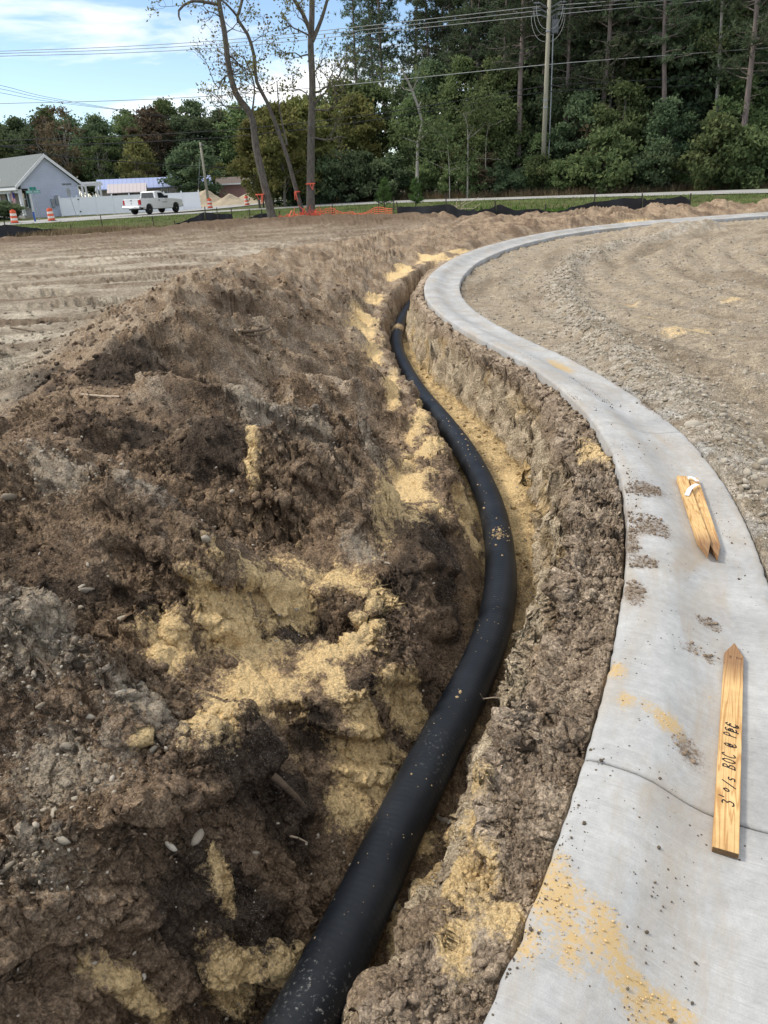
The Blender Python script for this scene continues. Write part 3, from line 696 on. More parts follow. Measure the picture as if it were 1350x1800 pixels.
def kerb_material():
    m, nd, lk, b = new_mat('kerb_concrete')
    at = N(nd, 'ShaderNodeAttribute', _attribute_name='su')
    st = N(nd, 'ShaderNodeAttribute', _attribute_name='stain')
    tc = N(nd, 'ShaderNodeTexCoord')
    big = N(nd, 'ShaderNodeTexNoise', Scale=2.2, Detail=6.0, Roughness=0.65)
    mid = N(nd, 'ShaderNodeTexNoise', Scale=26.0, Detail=6.0, Roughness=0.7)
    fine = N(nd, 'ShaderNodeTexNoise', Scale=330.0, Detail=3.0, Roughness=0.7)
    for n in (big, mid, fine):
        lk.new(tc.outputs['Object'], n.inputs['Vector'])
    # broom marks run across the kerb
    mp = N(nd, 'ShaderNodeMapping'); mp.inputs['Scale'].default_value = (210, 5, 1)
    lk.new(at.outputs['Vector'], mp.inputs[0])
    broom = N(nd, 'ShaderNodeTexNoise', Scale=1.0, Detail=3.0, Roughness=0.6)
    lk.new(mp.outputs[0], broom.inputs['Vector'])
    r = ramp(nd, 0.34, (.355, .355, .35), 0.68, (.50, .50, .488))
    lk.new(big.outputs['Fac'], r.inputs[0])
    r2 = ramp(nd, 0.25, (.82, .82, .82), 0.75, (1.12, 1.12, 1.12)); lk.new(mid.outputs['Fac'], r2.inputs[0])
    r3 = ramp(nd, 0.25, (.86, .86, .86), 0.75, (1.1, 1.1, 1.1)); lk.new(fine.outputs['Fac'], r3.inputs[0])
    r4 = ramp(nd, 0.3, (.9, .9, .9), 0.7, (1.06, 1.06, 1.06)); lk.new(broom.outputs['Fac'], r4.inputs[0])
    c = r.outputs[0]
    for q in (r2, r3, r4):
        mu = N(nd, 'ShaderNodeMixRGB', _blend_type='MULTIPLY', Fac=1.0)
        lk.new(c, mu.inputs[1]); lk.new(q.outputs[0], mu.inputs[2]); c = mu.outputs[0]
    # thin film of tan dust, dragged along the kerb
    dm = N(nd, 'ShaderNodeMapping'); dm.inputs['Scale'].default_value = (1.3, 5.0, 1); lk.new(at.outputs['Vector'], dm.inputs[0])
    dn = N(nd, 'ShaderNodeTexNoise', Scale=1.0, Detail=8.0, Roughness=0.72, Distortion=.6); lk.new(dm.outputs[0], dn.inputs['Vector'])
    dr_ = ramp(nd, 0.46, (0, 0, 0), 0.72, (.7, .7, .7)); lk.new(dn.outputs['Fac'], dr_.inputs[0])
    dx_ = N(nd, 'ShaderNodeMixRGB'); dx_.inputs[2].default_value = (.36, .29, .205, 1); lk.new(dr_.outputs[0], dx_.inputs[0]); lk.new(c, dx_.inputs[1]); c = dx_.outputs[0]
    sep = N(nd, 'ShaderNodeSeparateColor'); lk.new(st.outputs['Color'], sep.inputs[0])
    gn = N(nd, 'ShaderNodeTexNoise', Scale=75.0, Detail=7.0, Roughness=0.8)
    lk.new(tc.outputs['Object'], gn.inputs['Vector'])
    def stain(c, chan, col, k, lo, hi):
        sb = N(nd, 'ShaderNodeMath', _operation='SUBTRACT'); lk.new(gn.outputs['Fac'], sb.inputs[0]); sb.inputs[1].default_value = .5
        ad = N(nd, 'ShaderNodeMath', _operation='MULTIPLY_ADD')          # noise * k + mask
        lk.new(sb.outputs[0], ad.inputs[0]); ad.inputs[1].default_value = k; lk.new(sep.outputs[chan], ad.inputs[2])
        rr = ramp(nd, lo, (0, 0, 0), hi, (1, 1, 1)); lk.new(ad.outputs[0], rr.inputs[0])
        mx = N(nd, 'ShaderNodeMixRGB'); mx.inputs[2].default_value = col + (1,)
        lk.new(rr.outputs[0], mx.inputs[0]); lk.new(c, mx.inputs[1])
        return mx.outputs[0]
    c = stain(c, 1, (.17, .125, .085), 2.2, 0.50, 0.95)
    c = stain(c, 0, (.50, .355, .17), 2.2, 0.46, 0.86)
    # scattered crumbs of soil
    vo = N(nd, 'ShaderNodeTexVoronoi', Scale=85.0); lk.new(tc.outputs['Object'], vo.inputs['Vector'])
    sp = N(nd, 'ShaderNodeSeparateColor'); lk.new(vo.outputs['Color'], sp.inputs[0])
    dens = N(nd, 'ShaderNodeTexNoise', Scale=3.2, Detail=3.0); lk.new(tc.outputs['Object'], dens.inputs['Vector'])
    dr = ramp(nd, 0.52, (0, 0, 0), 0.80, (.22, .22, .22)); lk.new(dens.outputs['Fac'], dr.inputs[0])
    ls = N(nd, 'ShaderNodeMath', _operation='LESS_THAN'); lk.new(sp.outputs[0], ls.inputs[0]); lk.new(dr.outputs[0], ls.inputs[1])
    ns_ = N(nd, 'ShaderNodeMath', _operation='LESS_THAN'); lk.new(vo.outputs['Distance'], ns_.inputs[0]); ns_.inputs[1].default_value = 0.3
    mm = N(nd, 'ShaderNodeMath', _operation='MULTIPLY'); lk.new(ls.outputs[0], mm.inputs[0]); lk.new(ns_.outputs[0], mm.inputs[1])
    mx = N(nd, 'ShaderNodeMixRGB'); mx.inputs[2].default_value = (.10, .078, .06, 1)
    lk.new(mm.outputs[0], mx.inputs[0]); lk.new(c, mx.inputs[1])
    lk.new(mx.outputs[0], b.inputs['Base Color'])
    b.inputs['Roughness'].default_value = 0.82
    b.inputs['Specular IOR Level'].default_value = 0.3
    b1 = N(nd, 'ShaderNodeBump', Strength=0.35, Distance=0.003); lk.new(broom.outputs['Fac'], b1.inputs['Height'])
    b2 = N(nd, 'ShaderNodeBump', Strength=0.45, Distance=0.004); lk.new(gn.outputs['Fac'], b2.inputs['Height'])
    lk.new(b1.outputs[0], b2.inputs['Normal']); lk.new(b2.outputs[0], b.inputs['Normal'])
    return m
M_KERB = kerb_material()
kerb = bpy.data.objects.new('kerb', None); COL.objects.link(kerb)
kerb['kind'] = 'structure'
kerb['label'] = 'curving pale concrete roll kerb with tooled joints beside the trench'
ends = [0.0] + joints + [KD[-1] - .2]
for i in range(len(ends) - 1):
    s0, s1 = ends[i] + .003, ends[i + 1] - .003
    if s1 - s0 < .3: continue
    me, Vk = kerb_section(s0, s1)
    n_f = fbm(Vk[:, 0] * 5.5, Vk[:, 1] * 5.5, 4, 61)
    n_g = fbm(Vk[:, 0] * 2, Vk[:, 1] * 2, 3, 63)
    us = np.zeros(len(Vk)); me.attributes['su'].data
    ss_u = np.empty(len(Vk) * 3, np.float32); me.attributes['su'].data.foreach_get('vector', ss_u)
    uu = ss_u.reshape(-1, 3)[:, 1]; sv = ss_u.reshape(-1, 3)[:, 0]
    yv = Vk[:, 1]
    sand = np.clip(blob(Vk[:, 0], Vk[:, 1], KSAND) * .8 + .46 + .5 * n_f, 0, .85)
    dirt = np.clip(blob(Vk[:, 0], Vk[:, 1], KDIRT) * .8 + .46 + .5 * n_f, 0, .85)
    # soil washed along the back edge and in the pan of the far sections
    far = sm(4.8, 6.5, yv)
    dirt = np.maximum(dirt, far * np.clip(.30 + .5 * n_f - .5 * np.abs(uu - .36), 0, .6))
    sand = np.maximum(sand, far * np.clip(.24 + .5 * perlin(Vk[:, 0] * .9, Vk[:, 1] * .9, 65) - 1.2 * np.minimum(uu, .3), 0, .6))
    at = me.attributes.new('stain', 'FLOAT_COLOR', 'POINT')
    at.data.foreach_set('color', np.stack([sand, dirt, sand * 0, sand * 0 + 1], 1).astype(np.float32).ravel())
    link('kerb_section', me, M_KERB, parent=kerb, smooth=False)
    me.polygons.foreach_set('use_smooth', np.array([len(p.vertices) == 4 for p in me.polygons], bool))

# ------------------------------------------------------------------ pipe
def tube(path, radii, k=16, caps=True):
    """swept tube along 3-d points"""
    P = np.array(path, float); n = len(P)
    radii = np.broadcast_to(np.array(radii, float), (n,))
    T = np.gradient(P, axis=0); T /= np.linalg.norm(T, axis=1)[:, None] + 1e-9
    up = np.array([0, 0, 1.0]) if abs(T[0][2]) < .9 else np.array([1.0, 0, 0])
    V = []
    a = np.cross(T[0], up); a /= np.linalg.norm(a)
    th = np.linspace(0, 2 * np.pi, k, endpoint=False)
    for i in range(n):
        a = a - T[i] * (a @ T[i]); a /= np.linalg.norm(a) + 1e-9
        b = np.cross(T[i], a)
        V.append(P[i] + radii[i] * (np.cos(th)[:, None] * a + np.sin(th)[:, None] * b))
    V = np.concatenate(V)
    ii = np.arange(n * k).reshape(n, k)
    A, B = ii[:-1], ii[1:]
    F = np.stack([A, np.roll(A, -1, 1), np.roll(B, -1, 1), B], -1).reshape(-1, 4)
    return V, F

def pipe_mesh():
    d = np.r_[0, np.cumsum(np.hypot(*np.diff(PIPE_P, axis=0).T))]
    i0 = 1
    s = np.arange(0.6, np.interp(17.0, PIPE_P[:, 1], d), .03)
    x = np.interp(s, d, PIPE_P[:, 0]); y = np.interp(s, d, PIPE_P[:, 1])
    z = -0.605 + 0.012 * np.sin(s * .9) + 0.006 * np.sin(s * 2.3 + 1)
    P = smooth_path(np.stack([x, y, z], 1), 12)
    r = 0.0975 + .0012 * np.sin(s * 5)
    V, F = tube(P, r, 40)
    me = np_mesh('drain_pipe', V, F)
    at = me.attributes.new('along', 'FLOAT', 'POINT')
    at.data.foreach_set('value', np.repeat(s, 40).astype(np.float32))
    return me

def pipe_material():
    m, nd, lk, b = new_mat('black_pipe_sock')
    tc = N(nd, 'ShaderNodeTexCoord')
    al = N(nd, 'ShaderNodeAttribute', _attribute_name='along')
    n1 = N(nd, 'ShaderNodeTexNoise', Scale=5.0, Detail=5.0)
    n2 = N(nd, 'ShaderNodeTexNoise', Scale=60.0, Detail=6.0, Roughness=0.75)
    lk.new(tc.outputs['Object'], n1.inputs['Vector']); lk.new(tc.outputs['Object'], n2.inputs['Vector'])
    r = ramp(nd, .3, (.0085, .0105, .014), .75, (.019, .0225, .028)); lk.new(n1.outputs['Fac'], r.inputs[0])
    # dusty scuffs
    mp = N(nd, 'ShaderNodeMapping'); mp.inputs['Scale'].default_value = (1, 1, 1)
    sc = N(nd, 'ShaderNodeTexNoise', Scale=2.6, Detail=2.0); lk.new(tc.outputs['Object'], sc.inputs['Vector'])
    rs = ramp(nd, .55, (0, 0, 0), .70, (1, 1, 1)); lk.new(sc.outputs['Fac'], rs.inputs[0])
    rn = ramp(nd, .57, (0, 0, 0), .68, (1, 1, 1)); lk.new(n2.outputs['Fac'], rn.inputs[0])
    wv = N(nd, 'ShaderNodeMath', _operation='SINE'); ml = N(nd, 'ShaderNodeMath', _operation='MULTIPLY'); ml.inputs[1].default_value = 250.0
    lk.new(al.outputs['Fac'], ml.inputs[0]); lk.new(ml.outputs[0], wv.inputs[0])
    m1 = N(nd, 'ShaderNodeMath', _operation='MULTIPLY'); lk.new(rs.outputs[0], m1.inputs[0]); lk.new(rn.outputs[0], m1.inputs[1])
    mx = N(nd, 'ShaderNodeMixRGB'); mx.inputs[2].default_value = (.30, .30, .29, 1)
    lk.new(m1.outputs[0], mx.inputs[0]); lk.new(r.outputs[0], mx.inputs[1]); lk.new(mx.outputs[0], b.inputs['Base Color'])
    b.inputs['Roughness'].default_value = 0.5
    b.inputs['Specular IOR Level'].default_value = 0.2
    hh = N(nd, 'ShaderNodeMath', _operation='MULTIPLY'); lk.new(wv.outputs[0], hh.inputs[0]); lk.new(n1.outputs['Fac'], hh.inputs[1])
    b1 = N(nd, 'ShaderNodeBump', Strength=0.14, Distance=0.003); lk.new(hh.outputs[0], b1.inputs['Height'])
    b2 = N(nd, 'ShaderNodeBump', Strength=0.25, Distance=0.003); lk.new(n2.outputs['Fac'], b2.inputs['Height'])
    lk.new(b1.outputs[0], b2.inputs['Normal']); lk.new(b2.outputs[0], b.inputs['Normal'])
    return m
M_PIPE = pipe_material()
link('drain_pipe', pipe_mesh(), M_PIPE, smooth=True, label='long black corrugated drain pipe winding along the trench floor', cat='pipe')
#@STAGE2
# ------------------------------------------------------------------ placing helpers
_FPX = 1300.0
def at(px, py, Y):
    """the point at depth Y (metres ahead of the photographer) seen at photograph pixel px, py"""
    d = _f * _FPX + _r * (px - 675) + _u * (900 - py)
    t = Y / d.y
    return Vector((d.x * t, Y, EYE + d.z * t))

def zg(x, y):
    return float(zfar(np.array(float(x)), np.array(float(y))))

def on_ground(px, py, Y):
    p = at(px, py, Y)
    return Vector((p.x, p.y, zg(p.x, p.y)))

class MB:
    """collects shapes for ONE mesh"""
    def __init__(self): self.v = []; self.f = []
    def add(self, V, F):
        o = len(self.v)
        self.v += [tuple(map(float, p)) for p in V]
        self.f += [tuple(int(i) + o for i in q) for q in F]
        return self
    def box(self, x0, x1, y0, y1, z0, z1):
        return self.add([(x0, y0, z0), (x1, y0, z0), (x1, y1, z0), (x0, y1, z0), (x0, y0, z1), (x1, y0, z1), (x1, y1, z1), (x0, y1, z1)],
                        [(3, 2, 1, 0), (4, 5, 6, 7), (0, 1, 5, 4), (1, 2, 6, 5), (2, 3, 7, 6), (3, 0, 4, 7)])
    def prism(self, poly, axis, a, b):
        """extrude a 2-d polygon along axis ('x','y','z') from a to b"""
        n = len(poly)
        def p3(p, t):
            return {'x': (t, p[0], p[1]), 'y': (p[0], t, p[1]), 'z': (p[0], p[1], t)}[axis]
        V = [p3(p, a) for p in poly] + [p3(p, b) for p in poly]
        F = [tuple(range(n))[::-1], tuple(range(n, 2 * n))] + [(i, (i + 1) % n, n + (i + 1) % n, n + i) for i in range(n)]
        return self.add(V, F)
    def tube(self, path, rad, k=8):
        V, F = tube(path, rad, k)
        n = len(V)
        self.add(V, list(F) + [tuple(range(k))[::-1], tuple(range(n - k, n))])
        return self
    def bar(self, p, q, w, h):
        """square bar between two points"""
        p = Vector(p); q = Vector(q); d = (q - p).normalized()
        up = Vector((0, 0, 1)) if abs(d.z) < .95 else Vector((0, 1, 0))
        a = d.cross(up).normalized() * w / 2; b = a.cross(d).normalized() * h / 2
        V = [p - a - b, p + a - b, p + a + b, p - a + b, q - a - b, q + a - b, q + a + b, q - a + b]
        return self.add(V, [(3, 2, 1, 0), (4, 5, 6, 7), (0, 1, 5, 4), (1, 2, 6, 5), (2, 3, 7, 6), (3, 0, 4, 7)])
    def lathe(self, prof, k=20, cx=0, cy=0):
        V = []; n = len(prof)
        for (r, z) in prof:
            for i in range(k):
                t = 2 * math.pi * i / k
                V.append((cx + r * math.cos(t), cy + r * math.sin(t), z))
        F = [(i * k + j, i * k + (j + 1) % k, (i + 1) * k + (j + 1) % k, (i + 1) * k + j) for i in range(n - 1) for j in range(k)]
        F += [tuple(range(k))[::-1], tuple(range((n - 1) * k, n * k))]
        return self.add(V, F)
    def mesh(self, name, bevel=0.0):
        me = bpy.data.meshes.new(name)
        me.from_pydata(self.v, [], self.f)
        bm = bmesh.new(); bm.from_mesh(me)
        bmesh.ops.recalc_face_normals(bm, faces=bm.faces)
        if bevel:
            bmesh.ops.bevel(bm, geom=[e for e in bm.edges if len(e.link_faces) == 2 and e.calc_face_angle(0) > .5], offset=bevel, segments=1, affect='EDGES')
        bm.to_mesh(me); bm.free()
        return me
    def build(self, name, mat, parent=None, bevel=0.0, smooth=False, **kw):
        return link(name, self.mesh(name, bevel), mat, parent, smooth, **kw)

def copy_tree(o, parent=None):
    c = o.copy(); COL.objects.link(c)
    if parent is not None: c.parent = parent
    for ch in list(o.children): copy_tree(ch, c)
    return c

# ------------------------------------------------------------------ materials of the far things
M_ASPH = simple('pale_asphalt', (.33, .325, .31), .9, .14, .6, .2, 60)
M_WHITE_PAINT = simple('white_vinyl', (.88, .90, .93), .5, .04, .8, spec=.4)
M_TRIM = simple('white_trim', (.78, .79, .80), .6, .06, 2.0)
M_TRUCK = simple('white_truck_paint', (.80, .81, .82), .22, .03, 1.5, spec=.6)
M_GLASS = simple('dark_glass', (.02, .028, .035), .08, .2, 1.0, spec=.8)
M_RUBBER = simple('tyre_rubber', (.018, .018, .018), .85, .2, 8)
M_CHROME = simple('bright_metal', (.55, .56, .58), .35, .1, 4, metal=.8)
M_BLACKPL = simple('black_plastic', (.02, .02, .022), .6, .2, 4)
M_REDLENS = simple('red_lens', (.45, .02, .03), .25, .1, 6)
M_ORANGE = simple('drum_orange', (.72, .13, .055), .55, .15, 3)
M_REFLECT = simple('drum_white_band', (.72, .66, .60), .5, .1, 5)
M_GREEN = simple('sign_green', (.02, .24, .19), .45, .12, 3)
M_LETTER = simple('sign_lettering', (.78, .82, .82), .5, .05, 3)
M_GALV = simple('galvanised_steel', (.34, .36, .38), .5, .15, 5, metal=.5)
M_BLUE = simple('blue_marker', (.03, .10, .35), .5, .1, 5)
M_SILT = simple('black_silt_fabric', (.022, .023, .027), .55, .3, 2.0, .6, 5)
M_OMESH = simple('orange_mesh_plastic', (.80, .16, .09), .6, .15, 3)
M_STEELPOST = simple('dark_steel_post', (.05, .042, .038), .8, .3, 5)
M_POLE = simple('weathered_pole_wood', (.30, .285, .22), .9, .22, 1.2, .3, 20, stretch=(6, 6, .4))
M_WIRE = simple('aluminium_wire', (.42, .43, .42), .5, .1, 2)
M_CABLE = simple('black_cable', (.03, .032, .035), .6, .1, 2)
M_HARD = simple('pole_hardware', (.12, .13, .14), .6, .3, 6)
M_ROOF = simple('grey_shingles', (.17, .185, .185), .95, .3, 14, .3, 30, detail=8)
M_TAN = simple('tan_siding', (.36, .31, .27), .85, .08, 2)
M_SHUTTER = simple('dark_green_shutter', (.045, .085, .085), .7, .15, 4)
M_STONE = simple('porch_stone', (.33, .32, .30), .9, .3, 9, .3, 20)
M_DARKWOOD = simple('dark_timber', (.05, .036, .028), .85, .2, 4)
M_SANDPILE = simple('dry_sand_pile', (.36, .30, .215), .95, .2, 1.2, .8, 3, detail=9)
M_PINEWOOD = None

def siding_material(name, col, course):
    m, nd, lk, b = new_mat(name)
    tc = N(nd, 'ShaderNodeTexCoord')
    sp = N(nd, 'ShaderNodeSeparateXYZ'); lk.new(tc.outputs['Object'], sp.inputs[0])
    dv = N(nd, 'ShaderNodeMath', _operation='DIVIDE'); dv.inputs[1].default_value = course; lk.new(sp.outputs['Z'], dv.inputs[0])
    fr = N(nd, 'ShaderNodeMath', _operation='FRACT'); lk.new(dv.outputs[0], fr.inputs[0])
    ns = N(nd, 'ShaderNodeTexNoise', Scale=.8, Detail=5.0); lk.new(tc.outputs['Object'], ns.inputs['Vector'])
    r = ramp(nd, .3, [c * .93 for c in col], .7, [min(1, c * 1.05) for c in col]); lk.new(ns.outputs['Fac'], r.inputs[0])
    lk.new(r.outputs[0], b.inputs['Base Color'])
    bp = N(nd, 'ShaderNodeBump', Strength=1.0, Distance=0.05); lk.new(fr.outputs[0], bp.inputs['Height']); lk.new(bp.outputs[0], b.inputs['Normal'])
    b.inputs['Roughness'].default_value = .7
    return m
M_SIDING = siding_material('pale_blue_grey_siding', (.66, .72, .90), .18)

def seam_material(name, col, pitch, axis='X'):
    m, nd, lk, b = new_mat(name)
    tc = N(nd, 'ShaderNodeTexCoord')
    sp = N(nd, 'ShaderNodeSeparateXYZ'); lk.new(tc.outputs['Object'], sp.inputs[0])
    dv = N(nd, 'ShaderNodeMath', _operation='DIVIDE'); dv.inputs[1].default_value = pitch; lk.new(sp.outputs[axis], dv.inputs[0])
    fr = N(nd, 'ShaderNodeMath', _operation='FRACT'); lk.new(dv.outputs[0], fr.inputs[0])
    r = ramp(nd, .0, [c * .55 for c in col], .16, col); lk.new(fr.outputs[0], r.inputs[0])
    lk.new(r.outputs[0], b.inputs['Base Color'])
    b.inputs['Roughness'].default_value = .45; b.inputs['Metallic'].default_value = .2
    return m
M_METALROOF = seam_material('blue_grey_metal_roof', (.34, .40, .62), .6)
M_PAVROOF = seam_material('ribbed_pavilion_roof', (.50, .45, .45), .45)

def brick_material():
    m, nd, lk, b = new_mat('red_brick')
    tc = N(nd, 'ShaderNodeTexCoord')
    mp = N(nd, 'ShaderNodeMapping'); mp.inputs['Rotation'].default_value = (math.pi / 2, 0, 0)
    lk.new(tc.outputs['Object'], mp.inputs[0])
    br = N(nd, 'ShaderNodeTexBrick', Scale=4.0)
    br.inputs['Color1'].default_value = (.22, .10, .085, 1); br.inputs['Color2'].default_value = (.30, .15, .125, 1); br.inputs['Mortar'].default_value = (.34, .30, .27, 1)
    lk.new(mp.outputs[0], br.inputs['Vector']); lk.new(br.outputs[0], b.inputs['Base Color'])
    b.inputs['Roughness'].default_value = .9
    return m
M_BRICK = brick_material()

# ------------------------------------------------------------------ roads
def ribbon(near, width, lift, mat, name):
    P = smooth_path(catmull(near, 2.0), 4)
    T = np.gradient(P, axis=0); T /= np.linalg.norm(T, axis=1)[:, None]
    Nn = np.stack([-T[:, 1], T[:, 0]], 1)
    V = []; n = len(P); k = 5
    for j in range(k):
        Q = P + Nn * (width * j / (k - 1))
        z = zfar(Q[:, 0], Q[:, 1]) + lift - .02 * abs(j - 2) / 2
        V.append(np.stack([Q[:, 0], Q[:, 1], z], 1))
    V = np.stack(V, 1).reshape(-1, 3)
    ii = np.arange(n * k).reshape(n, k)
    F = np.stack([ii[:-1, :-1], ii[1:, :-1], ii[1:, 1:], ii[:-1, 1:]], -1).reshape(-1, 4)[:, ::-1]
    return link(name, np_mesh(name, V, F), mat, kind='structure', smooth=True)
ROAD_NEAR = [(-110, 40), (-60, 51), (-36, 57), (-27.6, 60.5), (-22, 63.8), (-17, 65.6), (-11, 65.4), (-4, 63), (2.1, 60), (7.6, 56.2), (12.8, 52.8), (17.3, 49.6), (22, 46.4), (30, 41), (60, 22)]
road = ribbon(ROAD_NEAR, 6.6, .07, M_ASPH, 'road')
road['label'] = 'pale asphalt road running past the building site'
side = ribbon([(-26.5, 64), (-22.5, 70.5), (-17.2, 78), (-14.0, 88), (-13, 104), (-12.6, 128)], 7.0, .085, M_ASPH, 'side_road')
side['label'] = 'side road branching off past the white fence'

# ------------------------------------------------------------------ house with the blue-grey gable
HA = 48.0
hp = on_ground(45, 386, 84)
house = thing('gabled_house', 'pale blue-grey house with steep grey shingle roof and white trim', 'house', (hp.x, hp.y, 0), math.radians(HA))
# local: x along the gable wall to the right, y away along the front, z up.   porch occupies x 0..2.7
HW, HD, EV, PK, RX = 6.5, 22.0, 3.2, 6.0, 3.2
w = MB().prism([(1.1, 0), (HW, 0), (HW, EV), (RX, PK - .15), (0.25, EV), (0.25, EV - .35), (1.1, EV - .35)], 'y', 0, .25)
w.build('gable_wall', M_SIDING, house)
MB().box(1.1, 1.3, .25, HD, 0, EV).build('front_wall', M_TAN, house)
MB().box(1.06, 1.095, .25, HD, 0, .95).build('stone_skirt', M_STONE, house)
MB().box(HW - .25, HW, .25, HD, 0, EV).build('back_wall', M_SIDING, house)
MB().box(0.1, 1.05, .0, HD, 0, .28).build('porch_floor', M_STONE, house)
def slope(x0, z0, x1, z1, y0, y1, th):
    return MB().prism([(x0, z0), (x1, z1), (x1, z1 + th), (x0, z0 + th)], 'y', y0, y1)
slope(-.45, EV - .2, RX, PK, -.35, HD, .14).build('roof_slope', M_ROOF, house)
slope(RX, PK, HW + .5, EV - .15, -.35, HD, .14).build('roof_slope', M_ROOF, house)
slope(-.5, EV - .42, RX, PK - .24, -.42, -.355, .34).build('rake_board', M_TRIM, house)
slope(RX, PK - .24, HW + .55, EV - .40, -.42, -.355, .34).build('rake_board', M_TRIM, house)
MB().box(-.5, -.32, -.42, HD, EV - .46, EV - .22).build('gutter', M_TRIM, house)
MB().box(-.1, .25, -.0, HD, EV - .75, EV - .4).build('porch_beam', M_TRIM, house)
for k in range(5):
    MB().box(-.06, .22, .02 + k * 2.6, .30 + k * 2.6, .28, EV - .75).build('porch_post', M_TRIM, house)
MB().box(.98, 1.14, -.03, .2, 0, EV - .35).build('corner_board', M_TRIM, house)
MB().box(HW - .06, HW + .04, -.03, .2, 0, EV).build('corner_board', M_TRIM, house)
for k, yy in enumerate((.75, 4.2, 7.6)):
    wd = MB().box(1.0, 1.055, yy, yy + 1.0, 1.0, 2.75).build('window', M_TRIM, house)
    for zz in (1.08, 1.92):
        MB().box(.975, .998, yy + .09, yy + .91, zz, zz + .74).build('pane', M_GLASS, wd)
    for sy in (yy - .5, yy + 1.05):
        MB().box(.98, 1.055, sy, sy + .45, .98, 2.77).build('shutter', M_SHUTTER, house)
MB().box(3.1, 3.45, -.18, -.02, .95, 1.75).build('meter_box', M_GALV, house)
MB().box(3.6, 3.95, -.16, -.02, 1.15, 2.1).build('meter_box', M_GALV, house)
pg = MB().prism([(3.6, EV - .2), (6.4, EV - .2), (5.0, EV + .75)], 'x', -.9, .9).build('porch_gable', M_TRIM, house)

def flag_mesh(stripe):
    V = []; F = []
    nu, nv = 14, 16
    for i in range(nv + 1):
        for j in range(nu + 1):
            u, v = j / nu, i / nv
            V.append((.05 * math.sin(u * 14 + v * 2) * (.3 + v), .95 * u * (1 - .25 * v) + .12 * v, -1.5 * v - .12 * math.sin(u * 9)))
    for i in range(nv):
        for j in range(nu):
            F.append((i * (nu + 1) + j, i * (nu + 1) + j + 1, (i + 1) * (nu + 1) + j + 1, (i + 1) * (nu + 1) + j))
    me = bpy.data.meshes.new('flag'); me.from_pydata(V, [], F)
    return me, F, nu, nv
flag = thing('porch_flag', 'red white and blue striped flag hanging limp from the porch post', 'flag', tuple(house.matrix_basis @ Vector((-.15, 1.0, 2.6))), math.radians(HA))
fm, FF, nu, nv = flag_mesh(True)
fo = link('flag_cloth', fm, simple('flag_white', (.62, .58, .60), .9, .1, 3), flag, True)
fm.materials.append(simple('flag_red', (.38, .06, .08), .9, .1, 3)); fm.materials.append(simple('flag_blue', (.06, .05, .20), .9, .1, 3))
for q, p in enumerate(fm.polygons):
    i, j = q // nu, q % nu
    p.material_index = 2 if (i < 6 and j < 8) else (1 if j % 2 else 0)
MB().tube([(0, 0, .02), (-.0, .5, .10), (0, 1.0, .18)], .015, 6).build('flag_staff', M_TRIM, flag)

# ------------------------------------------------------------------ vinyl fence
fA = on_ground(110, 378, 86.0); fB = on_ground(353, 369, 86.5)
fd = (fB - fA); flen = math.hypot(fd.x, fd.y); fang = math.atan2(fd.y, fd.x)
fence = thing('vinyl_fence', 'long white vinyl privacy fence beside the blue-grey house', 'fence', (fA.x, fA.y, .0), fang)
npan = 8
pw = flen / npan
pan = MB().box(.07, pw - .07, -.02, .02, .08, 1.68).box(.07, pw - .07, -.035, .035, 1.68, 1.80).box(.07, pw - .07, -.035, .035, .04, .18).mesh('fence_panel')
post = MB().box(-.065, .065, -.065, .065, 0, 1.9).prism([(-.08, 1.9), (.08, 1.9), (0, 2.0)], 'y', -.08, .08).mesh('fence_post')
for k in range(npan):
    o = link('fence_panel', pan, M_WHITE_PAINT if k == 0 else None, fence); o.location = (k * pw, 0, 0)
for k in range(npan + 1):
    o = link('fence_post', post, M_WHITE_PAINT if k == 0 else None, fence); o.location = (k * pw, 0, 0)
for z in (.35, 1.55):
    o = MB().box(pw * 1.0 + .06, pw * 1.0 + .22, -.06, -.03, z, z + .1).build('gate_hinge', M_BLACKPL, fence)

# white pergola between the houses
pp = at(147, 345, 92); pg = thing('garden_pergola', 'small white pergola behind the white fence', 'pergola', (pp.x, pp.y, 0), .1)
for x in (0, 1.6):
    for y in (0, 1.6):
        MB().box(x - .1, x + .1, y - .1, y + .1, 0, 2.95).build('post', M_TRIM, pg)
for y in (-.05, 1.65):
    MB().box(-.35, 1.95, y - .05, y + .05, 2.95, 3.2).build('beam', M_TRIM, pg)
for k in range(6):
    x = -.2 + k * .39
    MB().box(x - .03, x + .03, -.4, 2.0, 3.2, 3.36).build('rafter', M_TRIM, pg)

# ------------------------------------------------------------------ house with the metal roof, pavilion, brick outbuilding
p2 = at(178, 350, 112)
h2 = thing('ranch_house', 'low tan house with blue-grey metal roof behind the white fence', 'house', (p2.x, p2.y, 0), math.radians(14))
MB().prism([(0, 0), (8.5, 0), (8.5, 2.9), (4.2, 3.8), (0, 2.9)], 'x', 0, .25).build('gable_wall', M_TAN, h2)
MB().box(.25, 15, 0, .25, 0, 2.9).build('front_wall', M_TAN, h2)
MB().prism([(0, 0), (8.5, 0), (8.5, 2.9), (4.2, 3.8), (0, 2.9)], 'x', 14.75, 15).build('gable_wall', M_TAN, h2)
for s, (ya, za, yb, zb) in enumerate(((-.6, 2.6, 4.2, 3.92), (9.1, 2.6, 4.2, 3.92))):
    MB().prism([(ya, za), (yb, zb), (yb, zb + .12), (ya, za + .12)], 'x', -.5, 15.4).build('roof_slope', M_METALROOF, h2)
MB().prism([(-.65, 2.42), (4.2, 3.76), (4.2, 3.9), (-.65, 2.58)], 'x', -.56, -.505).build('rake_board', M_TRIM, h2)
